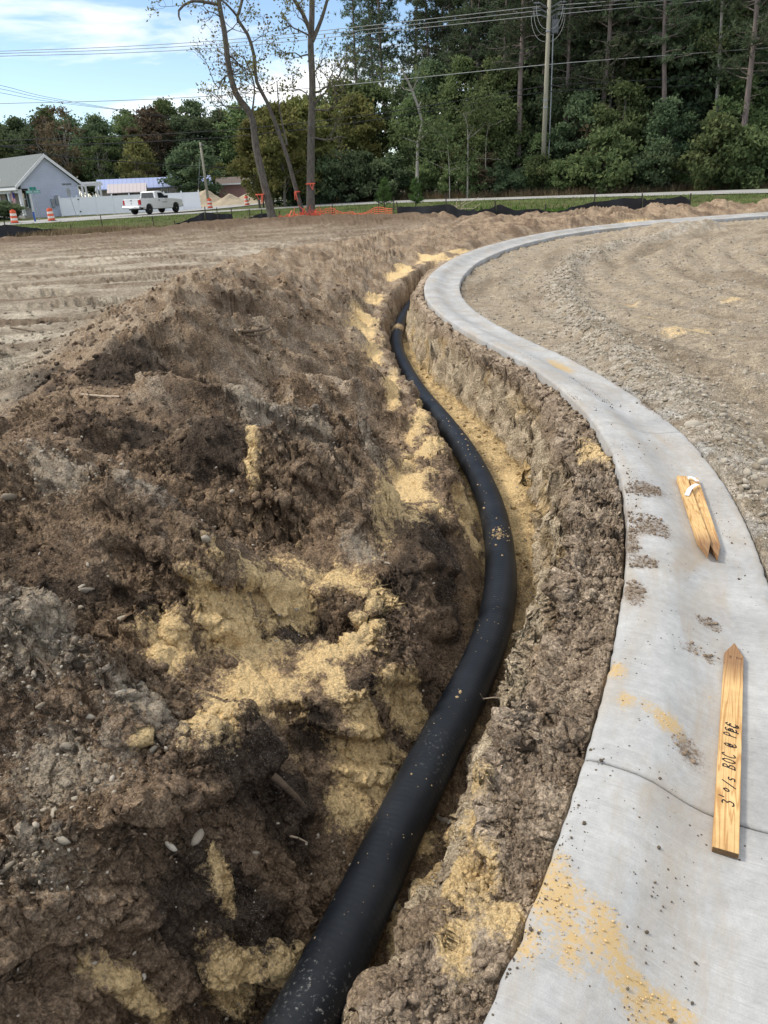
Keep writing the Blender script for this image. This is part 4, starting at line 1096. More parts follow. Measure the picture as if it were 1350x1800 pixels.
MB().prism([(9.1, 2.42), (4.2, 3.76), (4.2, 3.9), (9.1, 2.58)], 'x', -.56, -.505).build('rake_board', M_TRIM, h2)
for k in range(6):
    x = 8.2 + k * 1.08
    wd = MB().box(x, x + .86, -.05, -.003, 1.0, 2.5).build('window', M_TRIM, h2)
    MB().box(x + .09, x + .77, -.075, -.052, 1.1, 2.4).build('pane', M_GLASS, wd)
wd = MB().box(-.05, -.003, 2.2, 3.6, 1.1, 2.3).build('window', M_TRIM, h2)
MB().box(-.075, -.052, 2.3, 3.5, 1.2, 2.2).build('pane', M_GLASS, wd)
MB().box(-.35, -.02, 4.6, 6.2, 2.3, 2.55).build('awning', simple('blue_awning', (.06, .10, .35), .7), h2)
ch = MB().box(9.6, 10.1, 4.5, 5.0, 3.6, 4.6).build('chimney', M_TRIM, h2)
MB().tube([(9.85, 4.75, 4.6), (9.85, 4.75, 5.5)], .05, 6).build('vent_pipe', M_GALV, h2)

p3 = at(195, 350, 98)
pv = thing('garden_pavilion', 'timber pavilion with ribbed grey metal roof behind the white fence', 'pavilion', (p3.x, p3.y, 0), math.radians(12))
for x in (.3, 2.1, 3.9):
    for y in (.2, 3.2):
        MB().box(x - .08, x + .08, y - .08, y + .08, 0, 1.95).build('post', M_DARKWOOD, pv)
for x, dx in ((.3, .5), (2.1, .5), (3.9, -.5)):
    MB().bar((x, .2, 1.5), (x + dx, .2, 1.93), .07, .07).build('brace', M_DARKWOOD, pv)
MB().box(0, 4.2, .12, .28, 1.95, 2.1).build('beam', M_DARKWOOD, pv)
MB().box(0, 4.2, 3.12, 3.28, 1.95, 2.1).build('beam', M_DARKWOOD, pv)
MB().prism([(-.4, 2.06), (1.7, 3.05), (1.7, 3.13), (-.4, 2.14)], 'x', -.3, 4.3).build('roof_slope', M_PAVROOF, pv)
MB().prism([(3.8, 2.06), (1.7, 3.05), (1.7, 3.13), (3.8, 2.14)], 'x', -.3, 4.3).build('roof_slope', M_PAVROOF, pv)
MB().prism([(-.2, 2.11), (1.7, 3.0), (3.6, 2.11)], 'x', 4.1, 4.2).build('gable_board', M_DARKWOOD, pv)

p4 = at(386, 346, 118)
bs = thing('brick_outbuilding', 'small red brick outbuilding with low brown roof behind sand piles', 'shed', (p4.x, p4.y, 0), math.radians(6))
MB().box(0, 4.6, 0, 4.5, 0, 2.75).build('wall', M_BRICK, bs)
MB().prism([(-.4, 2.75), (2.2, 3.7), (4.9, 2.75)], 'x', -.4, 5.0).build('roof', simple('brown_shingle', (.14, .115, .10), .95, .2, 8), bs)
MB().box(-.4, 5.0, -.46, -.405, 2.62, 2.80).build('fascia', M_TRIM, bs)

def pile(px, py, Y, w, h, label, seed):
    p = at(px, py, Y)
    n = 46
    u = np.linspace(-1, 1, n)
    X, Yy = np.meshgrid(u, u)
    rr = np.hypot(X, Yy)
    nn = fbm(X * 2.2, Yy * 2.2, 5, seed)
    Z = h * np.exp(-(rr * (1 + .3 * nn)) ** 2 * 3.2) * (1 + .4 * nn) - .12
    V = np.stack([X * w, Yy * w * .8, Z], -1).reshape(-1, 3)
    ii = np.arange(n * n).reshape(n, n)
    F = np.stack([ii[:-1, :-1], ii[:-1, 1:], ii[1:, 1:], ii[1:, :-1]], -1).reshape(-1, 4)
    o = link('sand_pile', np_mesh('sand_pile', V, F), M_SANDPILE, smooth=True, label=label, cat='sand pile', group='sand piles past the side road')
    o.location = (p.x, p.y, zg(p.x, p.y))
pile(365, 360, 104, 4.4, 1.9, 'tall pale sand pile behind the far end of the white fence', 71)
pile(405, 360, 103, 4.2, 1.25, 'broad sand pile in front of the brick outbuilding', 73)
pile(440, 360, 108, 4.0, 1.4, 'low sand pile beside the yellow-green saplings', 75)

# ------------------------------------------------------------------ pickup truck
def pickup():
    r0 = at(266, 380, 72.0)
    hd = math.radians(63)
    t = thing('pickup_truck', 'white single-cab pickup truck driving past the white fence', 'truck', (r0.x, r0.y, zg(r0.x, r0.y) + .09), hd)
    # local: x forward, near side y=0, far side y=2.0 ; rear axle at x=0
    WB = 3.57
    def arch(cx, r, n=9):
        return [(cx + r * math.cos(a), .42 + r * math.sin(a)) for a in np.linspace(math.pi, 0, n)]
    low = [(-1.12, .62), (-.47, .55)] + arch(0, .47) + [(.5, .42), (WB - .5, .42)] + arch(WB, .47) + [(WB + .5, .42), (WB + .93, .5), (WB + .97, .95), (WB + .90, 1.10), (WB + .35, 1.19), (WB - .35, 1.24), (2.62, 1.26), (-1.15, 1.26)]
    MB().prism(low, 'y', .02, 1.98).build('body', M_TRUCK, t, bevel=.025)
    cab = [(.98, 1.262), (2.66, 1.262), (1.98, 1.86), (1.7, 1.90), (1.12, 1.88), (1.02, 1.82)]
    V = [(x, .05 + (z - 1.26) * .22, z) for x, z in cab] + [(x, 1.95 - (z - 1.26) * .22, z) for x, z in cab]
    n = len(cab)
    MB().add(V, [tuple(range(n))[::-1], tuple(range(n, 2 * n))] + [(i, (i + 1) % n, n + (i + 1) % n, n + i) for i in range(n)]).build('cab', M_TRUCK, t, bevel=.03)
    def sidewin(y, s, name):
        g = [(1.32, 1.30), (2.42, 1.30), (1.93, 1.74), (1.38, 1.76)]
        V = [(x, y + s * (z - 1.26) * .22, z) for x, z in g] + [(x, y + s * (z - 1.26) * .22 + s * .02, z) for x, z in g]
        MB().add(V, [(3, 2, 1, 0), (4, 5, 6, 7), (0, 1, 5, 4), (1, 2, 6, 5), (2, 3, 7, 6), (3, 0, 4, 7)]).build(name, M_GLASS, t)
    sidewin(.042, 1, 'side_window'); sidewin(1.958, -1, 'side_window')
    MB().add([(.972, .25, 1.33), (.972, 1.75, 1.33), (1.012, 1.66, 1.78), (1.012, .34, 1.78), (.992, .25, 1.33), (.992, 1.75, 1.33), (1.03, 1.66, 1.78), (1.03, .34, 1.78)],
             [(3, 2, 1, 0), (4, 5, 6, 7), (0, 1, 5, 4), (1, 2, 6, 5), (2, 3, 7, 6), (3, 0, 4, 7)]).build('rear_window', M_GLASS, t)
    MB().add([(2.60, .2, 1.30), (2.60, 1.8, 1.30), (2.06, 1.70, 1.80), (2.06, .3, 1.80), (2.63, .2, 1.31), (2.63, 1.8, 1.31), (2.09, 1.70, 1.81), (2.09, .3, 1.81)],
             [(3, 2, 1, 0), (4, 5, 6, 7), (0, 1, 5, 4), (1, 2, 6, 5), (2, 3, 7, 6), (3, 0, 4, 7)]).build('windscreen', M_GLASS, t)
    # bed: black sheet on the closed body paints the opening's shade; rails
    MB().box(-1.0, .9, .16, 1.84, 1.264, 1.275).build('bed_opening_shade', M_BLACKPL, t)
    for y in (.03, 1.85):
        MB().box(-1.14, .96, y, y + .12, 1.264, 1.33).build('bed_rail', M_TRUCK, t)
    tg = MB().box(-1.175, -1.152, .22, 1.78, .68, 1.31).build('tailgate', M_TRUCK, t, bevel=.008)
    MB().box(-1.19, -1.177, .88, 1.12, 1.14, 1.20).build('tailgate_handle', M_BLACKPL, tg)
    MB().prism([(.94, .92), (1.0, .88), (1.06, .92), (1.06, 1.0), (.94, 1.0)], 'x', -1.187, -1.177).build('emblem', M_GALV, tg)
    MB().box(-1.36, -1.16, .0, 2.0, .50, .70).build('rear_bumper', M_CHROME, t, bevel=.03)
    MB().box(-1.372, -1.362, .85, 1.15, .52, .67).build('number_plate', M_TRIM, t)
    for y in (.015, 1.785):
        MB().box(-1.17, -1.02, y - .015, y + .20, .82, 1.22).build('tail_light', M_REDLENS, t)
    MB().box(WB + .9, WB + 1.05, .05, 1.95, .48, .72).build('front_bumper', M_CHROME, t, bevel=.03)
    for y in (.1, 1.6):
        MB().box(WB + .80, WB + .975, y, y + .3, .84, 1.05).build('headlight', M_GLASS, t)
    MB().box(2.15, 2.32, -.22, -.02, 1.28, 1.50).build('mirror', M_BLACKPL, t)
    MB().box(2.15, 2.32, 2.02, 2.22, 1.28, 1.50).build('mirror', M_BLACKPL, t)
    dr = MB().box(1.17, 2.50, .006, .018, .58, 1.245).build('door', M_TRUCK, t, bevel=.004)
    MB().box(1.26, 1.44, -.012, .004, 1.10, 1.16).build('handle', M_BLACKPL, dr)
    lt = MB()
    for k, (a, wd, hh) in enumerate(((1.72, .05, .10), (1.82, .06, .07), (1.92, .05, .07), (2.02, .06, .07), (2.12, .07, .10), (2.24, .10, .06))):
        lt.box(a, a + wd, -.002, .005, .93 - .004 * k, .93 + hh * .6)
    lt.build('door_lettering', M_BLACKPL, dr, kind='stuff')
    tyre = MB().lathe([(.24, -.13), (.36, -.13), (.395, -.09), (.395, .09), (.36, .13), (.24, .13)], 26).mesh('tyre')
    rim = MB().lathe([(.03, -.135), (.10, -.12), (.12, -.09), (.20, -.10), (.245, -.132), (.245, .10), (.03, .10)], 26).mesh('rim')
    for k, (x, y, s) in enumerate(((0, .15, 1), (WB, .15, 1), (0, 1.85, -1), (WB, 1.85, -1))):
        wb = bpy.data.objects.new('wheel', None); COL.objects.link(wb); wb.parent = t
        wb.location = (x, y, .395); wb.rotation_euler = (-math.pi / 2 * s, 0, 0)
        a = link('tyre', tyre, M_RUBBER if k == 0 else None, wb, True); b = link('rim', rim, M_CHROME if k == 0 else None, wb)
    MB().box(-.9, WB + .6, .35, 1.65, .38, .56).build('chassis', M_BLACKPL, t)
    return t
pickup()

# ------------------------------------------------------------------ traffic drums
def drum():
    t = thing('traffic_drum', 'orange and white traffic drum', 'traffic drum', group='traffic drums along the road')
    MB().lathe([(.02, .99), (.20, .99), (.205, .95), (.225, .93), (.225, .76)][::-1], 22).build('body', M_ORANGE, t)
    prof = [(.235, .74), (.24, .56), (.255, .38), (.26, .20), (.27, .10)]
    bands = [(.232, .765, .588, M_REFLECT), (.245, .586, .42, M_ORANGE), (.253, .418, .25, M_REFLECT), (.263, .248, .08, M_ORANGE)]
    for r, z1, z0, m in bands:
        MB().lathe([(r + .012, z0), (r, z1)], 22).build('band', m, t)
    MB().lathe([(.36, 0), (.36, .06), (.28, .08)], 22).build('base', M_RUBBER, t)
    MB().box(-.09, .09, -.03, .03, .99, 1.06).build('handle', M_ORANGE, t)
    return t
d0 = drum()
DR = [(27, 396, 64.0, 'orange and white traffic drum in front of the porch shrub'), (92, 391.5, 66.0, 'orange and white traffic drum between the street sign and stop sign'),
      (370, 369, 86.5, 'orange and white traffic drum just past the end of the white fence'), (435, 364, 93.0, 'orange and white traffic drum in front of the low sand pile')]
for k, (px, py, Y, lb) in enumerate(DR):
    o = d0 if k == 0 else copy_tree(d0)
    g = on_ground(px, py, Y); o.location = (g.x, g.y, g.z + .03); o.rotation_euler = (random.uniform(-.03, .03), random.uniform(-.05, .05), random.uniform(0, 6)); o['label'] = lb

# ------------------------------------------------------------------ signs
g = on_ground(70, 389, 68)
ss_ = thing('street_name_sign', 'green street name sign with two crossed blades on a thin post', 'street sign', (g.x, g.y, g.z))
MB().tube([(0, 0, 0), (-.02, 0, 2.62)], .03, 8).build('post', M_GALV, ss_)
bl = MB().box(-.62, .56, -.012, .012, 2.22, 2.45).build('name_blade', M_GREEN, ss_)
lt = MB()
for k in range(9):
    x = -.56 + k * .125
    if k == 4: continue
    lt.box(x, x + .03, -.018, -.013, 2.27, 2.40); lt.box(x + .05, x + .09, -.018, -.013, 2.27, 2.30); lt.box(x + .05, x + .09, -.018, -.013, 2.37, 2.40)
lt.build('lettering', M_LETTER, bl)
bl2 = MB().bar((-.20, -.22, 2.58), (.16, .22, 2.58), .024, .23).build('name_blade', M_GREEN, ss_)

g = on_ground(136, 384, 72)
st = thing('stop_sign', 'back of a grey octagonal stop sign on a leaning post', 'stop sign', (g.x, g.y, g.z))
MB().tube([(0, 0, 0), (-.42, 0, 2.95)], .028, 8).build('post', M_GALV, st)
oc = [(.36 * math.cos(math.pi / 8 + k * math.pi / 4) * .55 - .30, 2.2 + .38 * math.sin(math.pi / 8 + k * math.pi / 4)) for k in range(8)]
MB().prism(oc, 'y', -.045, -.031).build('sign_plate', simple('sign_back', (.26, .275, .27), .55, .15, 3, metal=.3), st)
MB().box(-.75, .05, -.012, .012, 2.78, 2.94).build('name_blade', M_HARD, st)
g = on_ground(62, 389, 66)
MB().box(-.06, .06, -.04, .04, 0, .75).box(-.08, .08, -.055, .055, .75, .80).build('marker_post', M_BLUE, label='short blue utility marker post beside the street sign', cat='marker post').location = (g.x, g.y, g.z)

# ------------------------------------------------------------------ utility poles and wires
g = on_ground(953, 342, 66)
top = at(966, -4, 66)
up = thing('utility_pole', 'tall grey-green utility pole with jumper loops in front of the pine wood', 'utility pole', (g.x, g.y, g.z))
H = top.z - g.z; LX = top.x - g.x
MB().tube([(0, 0, -.1), (LX * .5, 0, H * .5), (LX, 0, H)], [.21, .18, .145], 14).build('pole', M_POLE, up, smooth=True)
MB().tube([(.42, -.05, .5), (.40 + LX * .55, -.05, H * .55), (.36 + LX * .8, -.05, H * .83)], .045, 8).build('conduit', M_GALV, up)
for z in (1.6, 6.3, 6.8, H * .84):
    MB().lathe([(.20, z), (.20, z + .10)], 14, LX * z / H, 0).build('strap', M_GALV, up)
for s in (-1, 1):
    for k in range(3):
        zz = H - .35 - k * .30
        MB().bar((LX, 0, zz - .35), (LX + s * .75, .25 * (k - 1), zz), .07, .09).build('bracket', M_HARD, up)
        MB().tube([(LX + s * (.75 + .1 * i), .25 * (k - 1), zz) for i in range(6)], [.05, .09, .05, .09, .05, .03], 8).build('insulator', M_HARD, up)
for s in (-1, 1):
    for k in range(3):
        x0 = LX + s * (1.0 + .14 * k); z0 = H - .45 - k * .3
        x1, z1 = LX + s * .2, H - 2.0 - .38 * k
        pts = []
        for i in range(13):
            t_ = i / 12
            a_ = t_ * math.pi / 2
            pts.append((x1 + (x0 - x1) * math.cos(a_), .2 * (k - 1), z1 + (z0 - z1) * (1 - math.sin(a_))))
        MB().tube(pts, .017, 6).build('jumper_loop', M_WIRE, up)
MB().box(LX + .25, LX + .75, -.2, .2, H * .83, H * .83 + .9).build('switch_box', M_HARD, up, bevel=.04)
for k in range(3):
    MB().tube([(LX + .3 + k * .16, 0, H * .83 + .9 + .07 * i) for i in range(5)], [.035, .06, .035, .06, .03], 8).build('bushing', M_HARD, up)

g = on_ground(366, 352, 96); top = at(352, 250, 96)
p2_ = thing('utility_pole', 'thin leaning wooden utility pole beside the tall sand pile', 'utility pole', (g.x, g.y, g.z))
H2 = top.z - g.z; L2 = top.x - g.x
MB().tube([(0, 0, -.1), (L2, 0, H2)], [.17, .12], 12).build('pole', M_POLE, p2_, smooth=True)
MB().bar((L2 - .02, -.14, H2 - .45), (L2 + .35, -.14, H2 - .2), .08, .1).build('bracket', M_HARD, p2_)
MB().tube([(L2, 0, H2 - .4), (-1.35, -.3, 0)], .018, 6).build('guy_wire', M_GALV, p2_)
MB().tube([(-1.33 + (L2 + 1.33) * .02, -.3, .1), (-1.33 + (L2 + 1.33) * .30, -.21, H2 * .30)], .035, 8).build('guy_guard', simple('yellow_guard', (.70, .50, .08), .6), p2_)

def wire(pts, Ys, rad, mat, label, group):
    P = [at(px, py, Y) for (px, py), Y in zip(pts, Ys)]
    path = catmull([tuple(p) for p in P], 2.0)
    V, F = tube(path, rad, 6)
    link('power_line', np_mesh('power_line', V, F), mat, label=label, cat='power line', group=group, smooth=True)
GW = 'overhead lines along the road'
PT = at(966, -4, 66)
for k, dy in enumerate((0, 7.5, 16)):
    lb = ['topmost', 'middle', 'lowest'][k] + ' of the three thin conductors meeting at the tall pole top'
    wire([(-160, 98 + dy * .55), (0, 90 + dy * .55), (200, 82.5 + dy * .7), (400, 70 + dy * .8), (640, 46 + dy * .85), (950, 11 + dy)], [66] * 6, .022, M_WIRE, lb, GW)
    wire([(980, 9 + dy), (1100, 0 + dy * .85), (1250, -12 + dy * .8), (1500, -35 + dy * .6)], [66, 65, 63, 60], .022, M_WIRE, lb.replace('meeting at', 'leading right from'), GW)
wire([(-160, 188), (0, 182), (200, 177), (400, 167), (640, 146), (957, 114), (1150, 99), (1350, 84), (1500, 72)], [66] * 5 + [66, 64, 62, 60], .026, M_WIRE, 'single pale line crossing the pole below the jumper loops', GW)
for k, dy in enumerate((0, 10)):
    lb = ['upper', 'lower'][k] + ' of the two dark communication cables strapped to the tall pole'
    wire([(-160, 252 + dy), (0, 247 + dy * .9), (200, 240 + dy * 1.2), (433, 226 + dy * 1.2), (640, 203 + dy), (800, 178 + dy), (955, 152 + dy), (1150, 140 + dy * 1.3), (1350, 130 + dy * 1.6), (1500, 123 + dy * 1.8)],
         [66] * 7 + [64, 62, 60], .03, M_CABLE, lb, GW)
wire([(-60, 250), (50, 263), (100, 274), (300, 290), (433, 296), (560, 298)], [80, 84, 88, 95, 100, 106], .05, M_CABLE, 'thick dark cable sagging across the roof of the gabled house', GW)
for k, (y0, y1) in enumerate(((150, 207), (156, 206), (163, 204))):
    wire([(-120, y0 - 18), (0, y0), (100, y0 + (y1 - y0) * .42), (300, y1)], [60, 70, 80, 104], .016, M_CABLE, 'faint ' + ['upper', 'middle', 'lower'][k] + ' wire slanting down behind the left treetops', GW)
# ------------------------------------------------------------------ silt fence and orange barrier net
def silt_y(x): return float(np.interp(x, SILT[:, 0], SILT[:, 1]))
def silt_run(x0, x1, nposts, hs, label, seed):
    rnd = random.Random(seed)
    xs = np.linspace(x0, x1, nposts)
    t = thing('silt_fence', label, 'silt fence', (x0, silt_y(x0), 0), 0, 'black silt fence runs at the edge of the site')
    ox, oy = x0, silt_y(x0)
    M = 14
    tops = []
    for k in range(nposts - 1):
        a, b = xs[k], xs[k + 1]
        ua = np.linspace(a, b, M)
        ya = np.array([silt_y(u) for u in ua])
        gz, _ = terrain(ua, ya)
        h0, h1 = hs[k], hs[k + 1]
        V = []
        for i, u in enumerate(ua):
            f = i / (M - 1)
            hh = h0 + (h1 - h0) * f - .06 * math.sin(math.pi * f) * rnd.uniform(.5, 1.2)
            lean = .10 * math.sin(f * 9 + seed) + .05 * math.sin(f * 23)
            for j in range(6):
                v = j / 5
                V.append((u - ox, ya[i] - oy - lean * v * (1 - .3 * v) + .03 * math.sin(f * 31 + j * 2.0), min(gz[i], .25) - .12 + v * (hh + .12)))
        ii = np.arange(M * 6).reshape(M, 6)
        F = np.stack([ii[:-1, :-1], ii[1:, :-1], ii[1:, 1:], ii[:-1, 1:]], -1).reshape(-1, 4)
        link('fabric_panel', np_mesh('fabric_panel', np.array(V), F), M_SILT, t, True)
    for k in range(nposts):
        z = ground_z(xs[k], silt_y(xs[k]))
        tl = rnd.uniform(-.06, .06)
        MB().tube([(xs[k] - ox, silt_y(xs[k]) - oy + .05, z - .1), (xs[k] - ox + tl, silt_y(xs[k]) - oy + .05, z + hs[k] + rnd.uniform(.1, .3))], .028, 6).build('post', M_STEELPOST, t)
    return t
silt_run(-24.0, -15.6, 4, [.30, .34, .62, .12], 'black silt fence sagging below the grass beside the dirt field', 3)
silt_run(-10.6, -7.6, 3, [.10, .62, .40], 'short black silt fence slumped in front of the pickup truck', 5)
silt_run(-6.9, -4.9, 3, [.12, .45, .2], 'scrap of black silt fence at the base of the roadside trees', 9)
silt_run(1.3, 14.2, 7, [.42, .46, .40, .22, .30, .56, .40], 'long black silt fence behind the far bend of the kerb', 7)
for k, (px, py) in enumerate(((182, 395), (272, 390), (384, 381), (440, 376), (588, 368), (1350, 350), (2, 400))):
    g = at(px, py + 14, 43)
    MB().tube([(0, 0, -.1), (random.uniform(-.05, .05), 0, random.uniform(.5, .85))], .024, 6).build('fence_stake', M_STEELPOST, label='thin dark stake standing alone in the roadside grass', cat='stake', group='bare stakes in the grass').location = (g.x, 43, ground_z(g.x, 43))

net = thing('barrier_net', 'collapsed orange plastic safety net behind the roadside trees', 'safety net', (-4.9, silt_y(-4.9), 0))
nb = MB()
xs = np.arange(-4.9, 1.12, .16)
def net_pt(x, v):
    b = min(ground_z(x, silt_y(x)), .16 + .04 * math.sin(x)) ; h = .34 + .10 * math.sin(x * 2.1) + .06 * math.sin(x * 5.3)
    if x < -3.2: h *= .55 + .2 * math.sin(x * 11)
    return (x + 4.9, silt_y(x) - silt_y(-4.9) - .1 - .25 * v * math.sin(x * 1.3) ** 2, b + .02 + h * v)
for v in np.linspace(0, 1, 6):
    P = [net_pt(x, v) for x in xs]
    for p, q in zip(P[:-1], P[1:]): nb.bar(p, q, .012, .024)
for x in xs: nb.bar(net_pt(x, 0), net_pt(x, 1), .022, .012)
nb.build('net_strands', M_OMESH, net)
rb = MB(); rr = random.Random(4)
for k in range(150):       # crumpled heap of the net round the trunks
    c = Vector((rr.gauss(1.5, .62), rr.gauss(-.25, .28), abs(rr.gauss(.10, .17))))
    d = Vector((rr.uniform(-1, 1), rr.uniform(-1, 1), rr.uniform(-.6, .6))).normalized() * rr.uniform(.12, .3)
    rb.bar(c - d, c + d, .03, .012)
o = rb.build('net_heap', M_OMESH, net); o.location = (0, 0, ground_z(-3.4, 43.0))
for x in (-2.0, .4, 1.1):
    z = ground_z(x, silt_y(x)); MB().tube([(x + 4.9, silt_y(x) - silt_y(-4.9), z - .1), (x + 4.92, silt_y(x) - silt_y(-4.9), z + .75)], .025, 6).build('post', M_STEELPOST, net)

# ------------------------------------------------------------------ foliage
def leaf_material(name, c0, c1, trans=.35):
    m = bpy.data.materials.new(name); m.use_nodes = True
    nd, lk = m.node_tree.nodes, m.node_tree.links
    nd.clear()
    out = nd.new('ShaderNodeOutputMaterial')
    at_ = N(nd, 'ShaderNodeAttribute', _attribute_name='tint')
    oi = nd.new('ShaderNodeObjectInfo')
    r = ramp(nd, .0, c0, 1.0, c1); lk.new(at_.outputs['Fac'], r.inputs[0])
    hs = nd.new('ShaderNodeHueSaturation')
    mr = nd.new('ShaderNodeMapRange'); mr.inputs['To Min'].default_value = .72; mr.inputs['To Max'].default_value = 1.3
    lk.new(oi.outputs['Random'], mr.inputs['Value']); lk.new(mr.outputs[0], hs.inputs['Value'])
    mr2 = nd.new('ShaderNodeMapRange'); mr2.inputs['To Min'].default_value = .485; mr2.inputs['To Max'].default_value = .515
    lk.new(oi.outputs['Random'], mr2.inputs['Value']); lk.new(mr2.outputs[0], hs.inputs['Hue'])
    lk.new(r.outputs[0], hs.inputs['Color'])
    df = nd.new('ShaderNodeBsdfDiffuse'); tr = nd.new('ShaderNodeBsdfTranslucent'); mx = nd.new('ShaderNodeMixShader')
    mx.inputs[0].default_value = trans
    lk.new(hs.outputs[0], df.inputs[0]); lk.new(hs.outputs[0], tr.inputs[0])
    lk.new(df.outputs[0], mx.inputs[1]); lk.new(tr.outputs[0], mx.inputs[2]); lk.new(mx.outputs[0], out.inputs[0])
    return m
L_DARK = leaf_material('dark_evergreen_leaf', (.060, .090, .050), (.185, .235, .125), .42)
L_MID = leaf_material('mid_green_leaf', (.080, .115, .050), (.225, .28, .125), .42)
L_YEL = leaf_material('yellow_green_leaf', (.10, .118, .042), (.30, .29, .11), .5)
L_BRN = leaf_material('autumn_brown_leaf', (.075, .058, .040), (.21, .165, .105))
L_PINE = leaf_material('pine_needle', (.060, .085, .052), (.17, .21, .12), .4)
L_YPINE = leaf_material('young_pine_needle', (.045, .075, .025), (.15, .22, .075), .3)
L_GRASS = leaf_material('grass_blade', (.085, .11, .035), (.26, .30, .12), .3)
L_DRY = leaf_material('dry_grass_blade', (.14, .105, .06), (.34, .27, .165), .3)
L_WEED = leaf_material('weed_leaf', (.05, .10, .02), (.17, .28, .06), .35)
M_BARKP = simple('pine_bark', (.20, .165, .15), .95, .35, 2.5, .6, 9, stretch=(3, 3, .6))
M_BARKG = simple('grey_lichen_bark', (.115, .105, .09), .95, .45, 5, .6, 12, stretch=(2, 2, .8))
M_BARKL = simple('pale_birch_bark', (.33, .31, .28), .9, .25, 3, .3, 12)
M_BARKD = simple('dark_bark', (.055, .045, .038), .95, .35, 4, .5, 12)

def leaves_mesh(name, C, size, rng, tint=None, elong=1.6, droop=0.0):
    """one small rhombic leaf face at each centre"""
    n = len(C)
    size = np.broadcast_to(size, (n,))
    a = rng.normal(size=(n, 3)); a[:, 2] -= droop; a /= np.linalg.norm(a, axis=1)[:, None]
    b = rng.normal(size=(n, 3)); b -= a * (a * b).sum(1)[:, None]; b /= np.linalg.norm(b, axis=1)[:, None]
    L = size[:, None] * elong * .5; W = size[:, None] * .5
    V = np.stack([C - a * L, C + b * W, C + a * L, C - b * W], 1).reshape(-1, 3)
    F = np.arange(4 * n).reshape(n, 4)
    me = np_mesh(name, V, F)
    t = me.attributes.new('tint', 'FLOAT', 'FACE')
    if tint is None: tint = rng.random(n)
    t.data.foreach_set('value', np.clip(tint, 0, 1).astype(np.float32))
    return me

def bent(p, q, rng, bend, n=6):
    p, q = np.array(p, float), np.array(q, float)
    t = np.linspace(0, 1, n)[:, None]
    P = p + (q - p) * t
    off = np.cumsum(rng.normal(size=(n, 3)), 0) * bend * np.linalg.norm(q - p) / n
    off -= off[0]
    return P + off * np.minimum(1, 2 * t)

def broadleaf(seed, H, R_, base, ncl, nleaf, leaf, lean=.0, trunk_r=.14, flat=1.0, upright=1.0):
    rng = np.random.default_rng(seed)
    top = np.array([lean * H, 0, H * .88])
    tp = bent((0, 0, -.15), top, rng, .22, 9)
    mb = MB().tube(tp, np.linspace(trunk_r, trunk_r * .22, 9), 7)
    cs = []
    for k in range(ncl):
        v = base + (1 - base) * rng.random() ** .85
        prof = math.sin(math.pi * min(1, (v - base) / (1 - base) * .86 + .12)) ** .7
        ang = rng.uniform(0, 2 * math.pi); rad = R_ * prof * math.sqrt(rng.uniform(.08, 1)) * rng.uniform(.75, 1.2)
        c = np.array([lean * H * v + rad * math.cos(ang), rad * math.sin(ang), v * H])
        cs.append(c)
        if k % 3 == 0:
            i = max(1, min(7, int(v * .75 * 8)))
            mb.tube(bent(tp[i], c, rng, .25, 5), np.linspace(trunk_r * .38, .012, 5), 5)
    cs = np.array(cs)
    w = rng.uniform(.5, 1.5, ncl); w /= w.sum()
    which = rng.choice(ncl, nleaf, p=w)
    cr = rng.uniform(.35, .75, ncl) * R_ * .36
    g = rng.normal(size=(nleaf, 3)) * np.array([1, 1, .62 * flat])
    P = cs[which] + g * cr[which][:, None] * .75
    P[:, 2] = np.maximum(P[:, 2], .1)
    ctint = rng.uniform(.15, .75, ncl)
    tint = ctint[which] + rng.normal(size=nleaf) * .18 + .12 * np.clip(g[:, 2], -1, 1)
    cm = leaves_mesh('crown', P, leaf * rng.uniform(.6, 1.4, nleaf), rng, tint)
    return mb.mesh('trunk'), cm

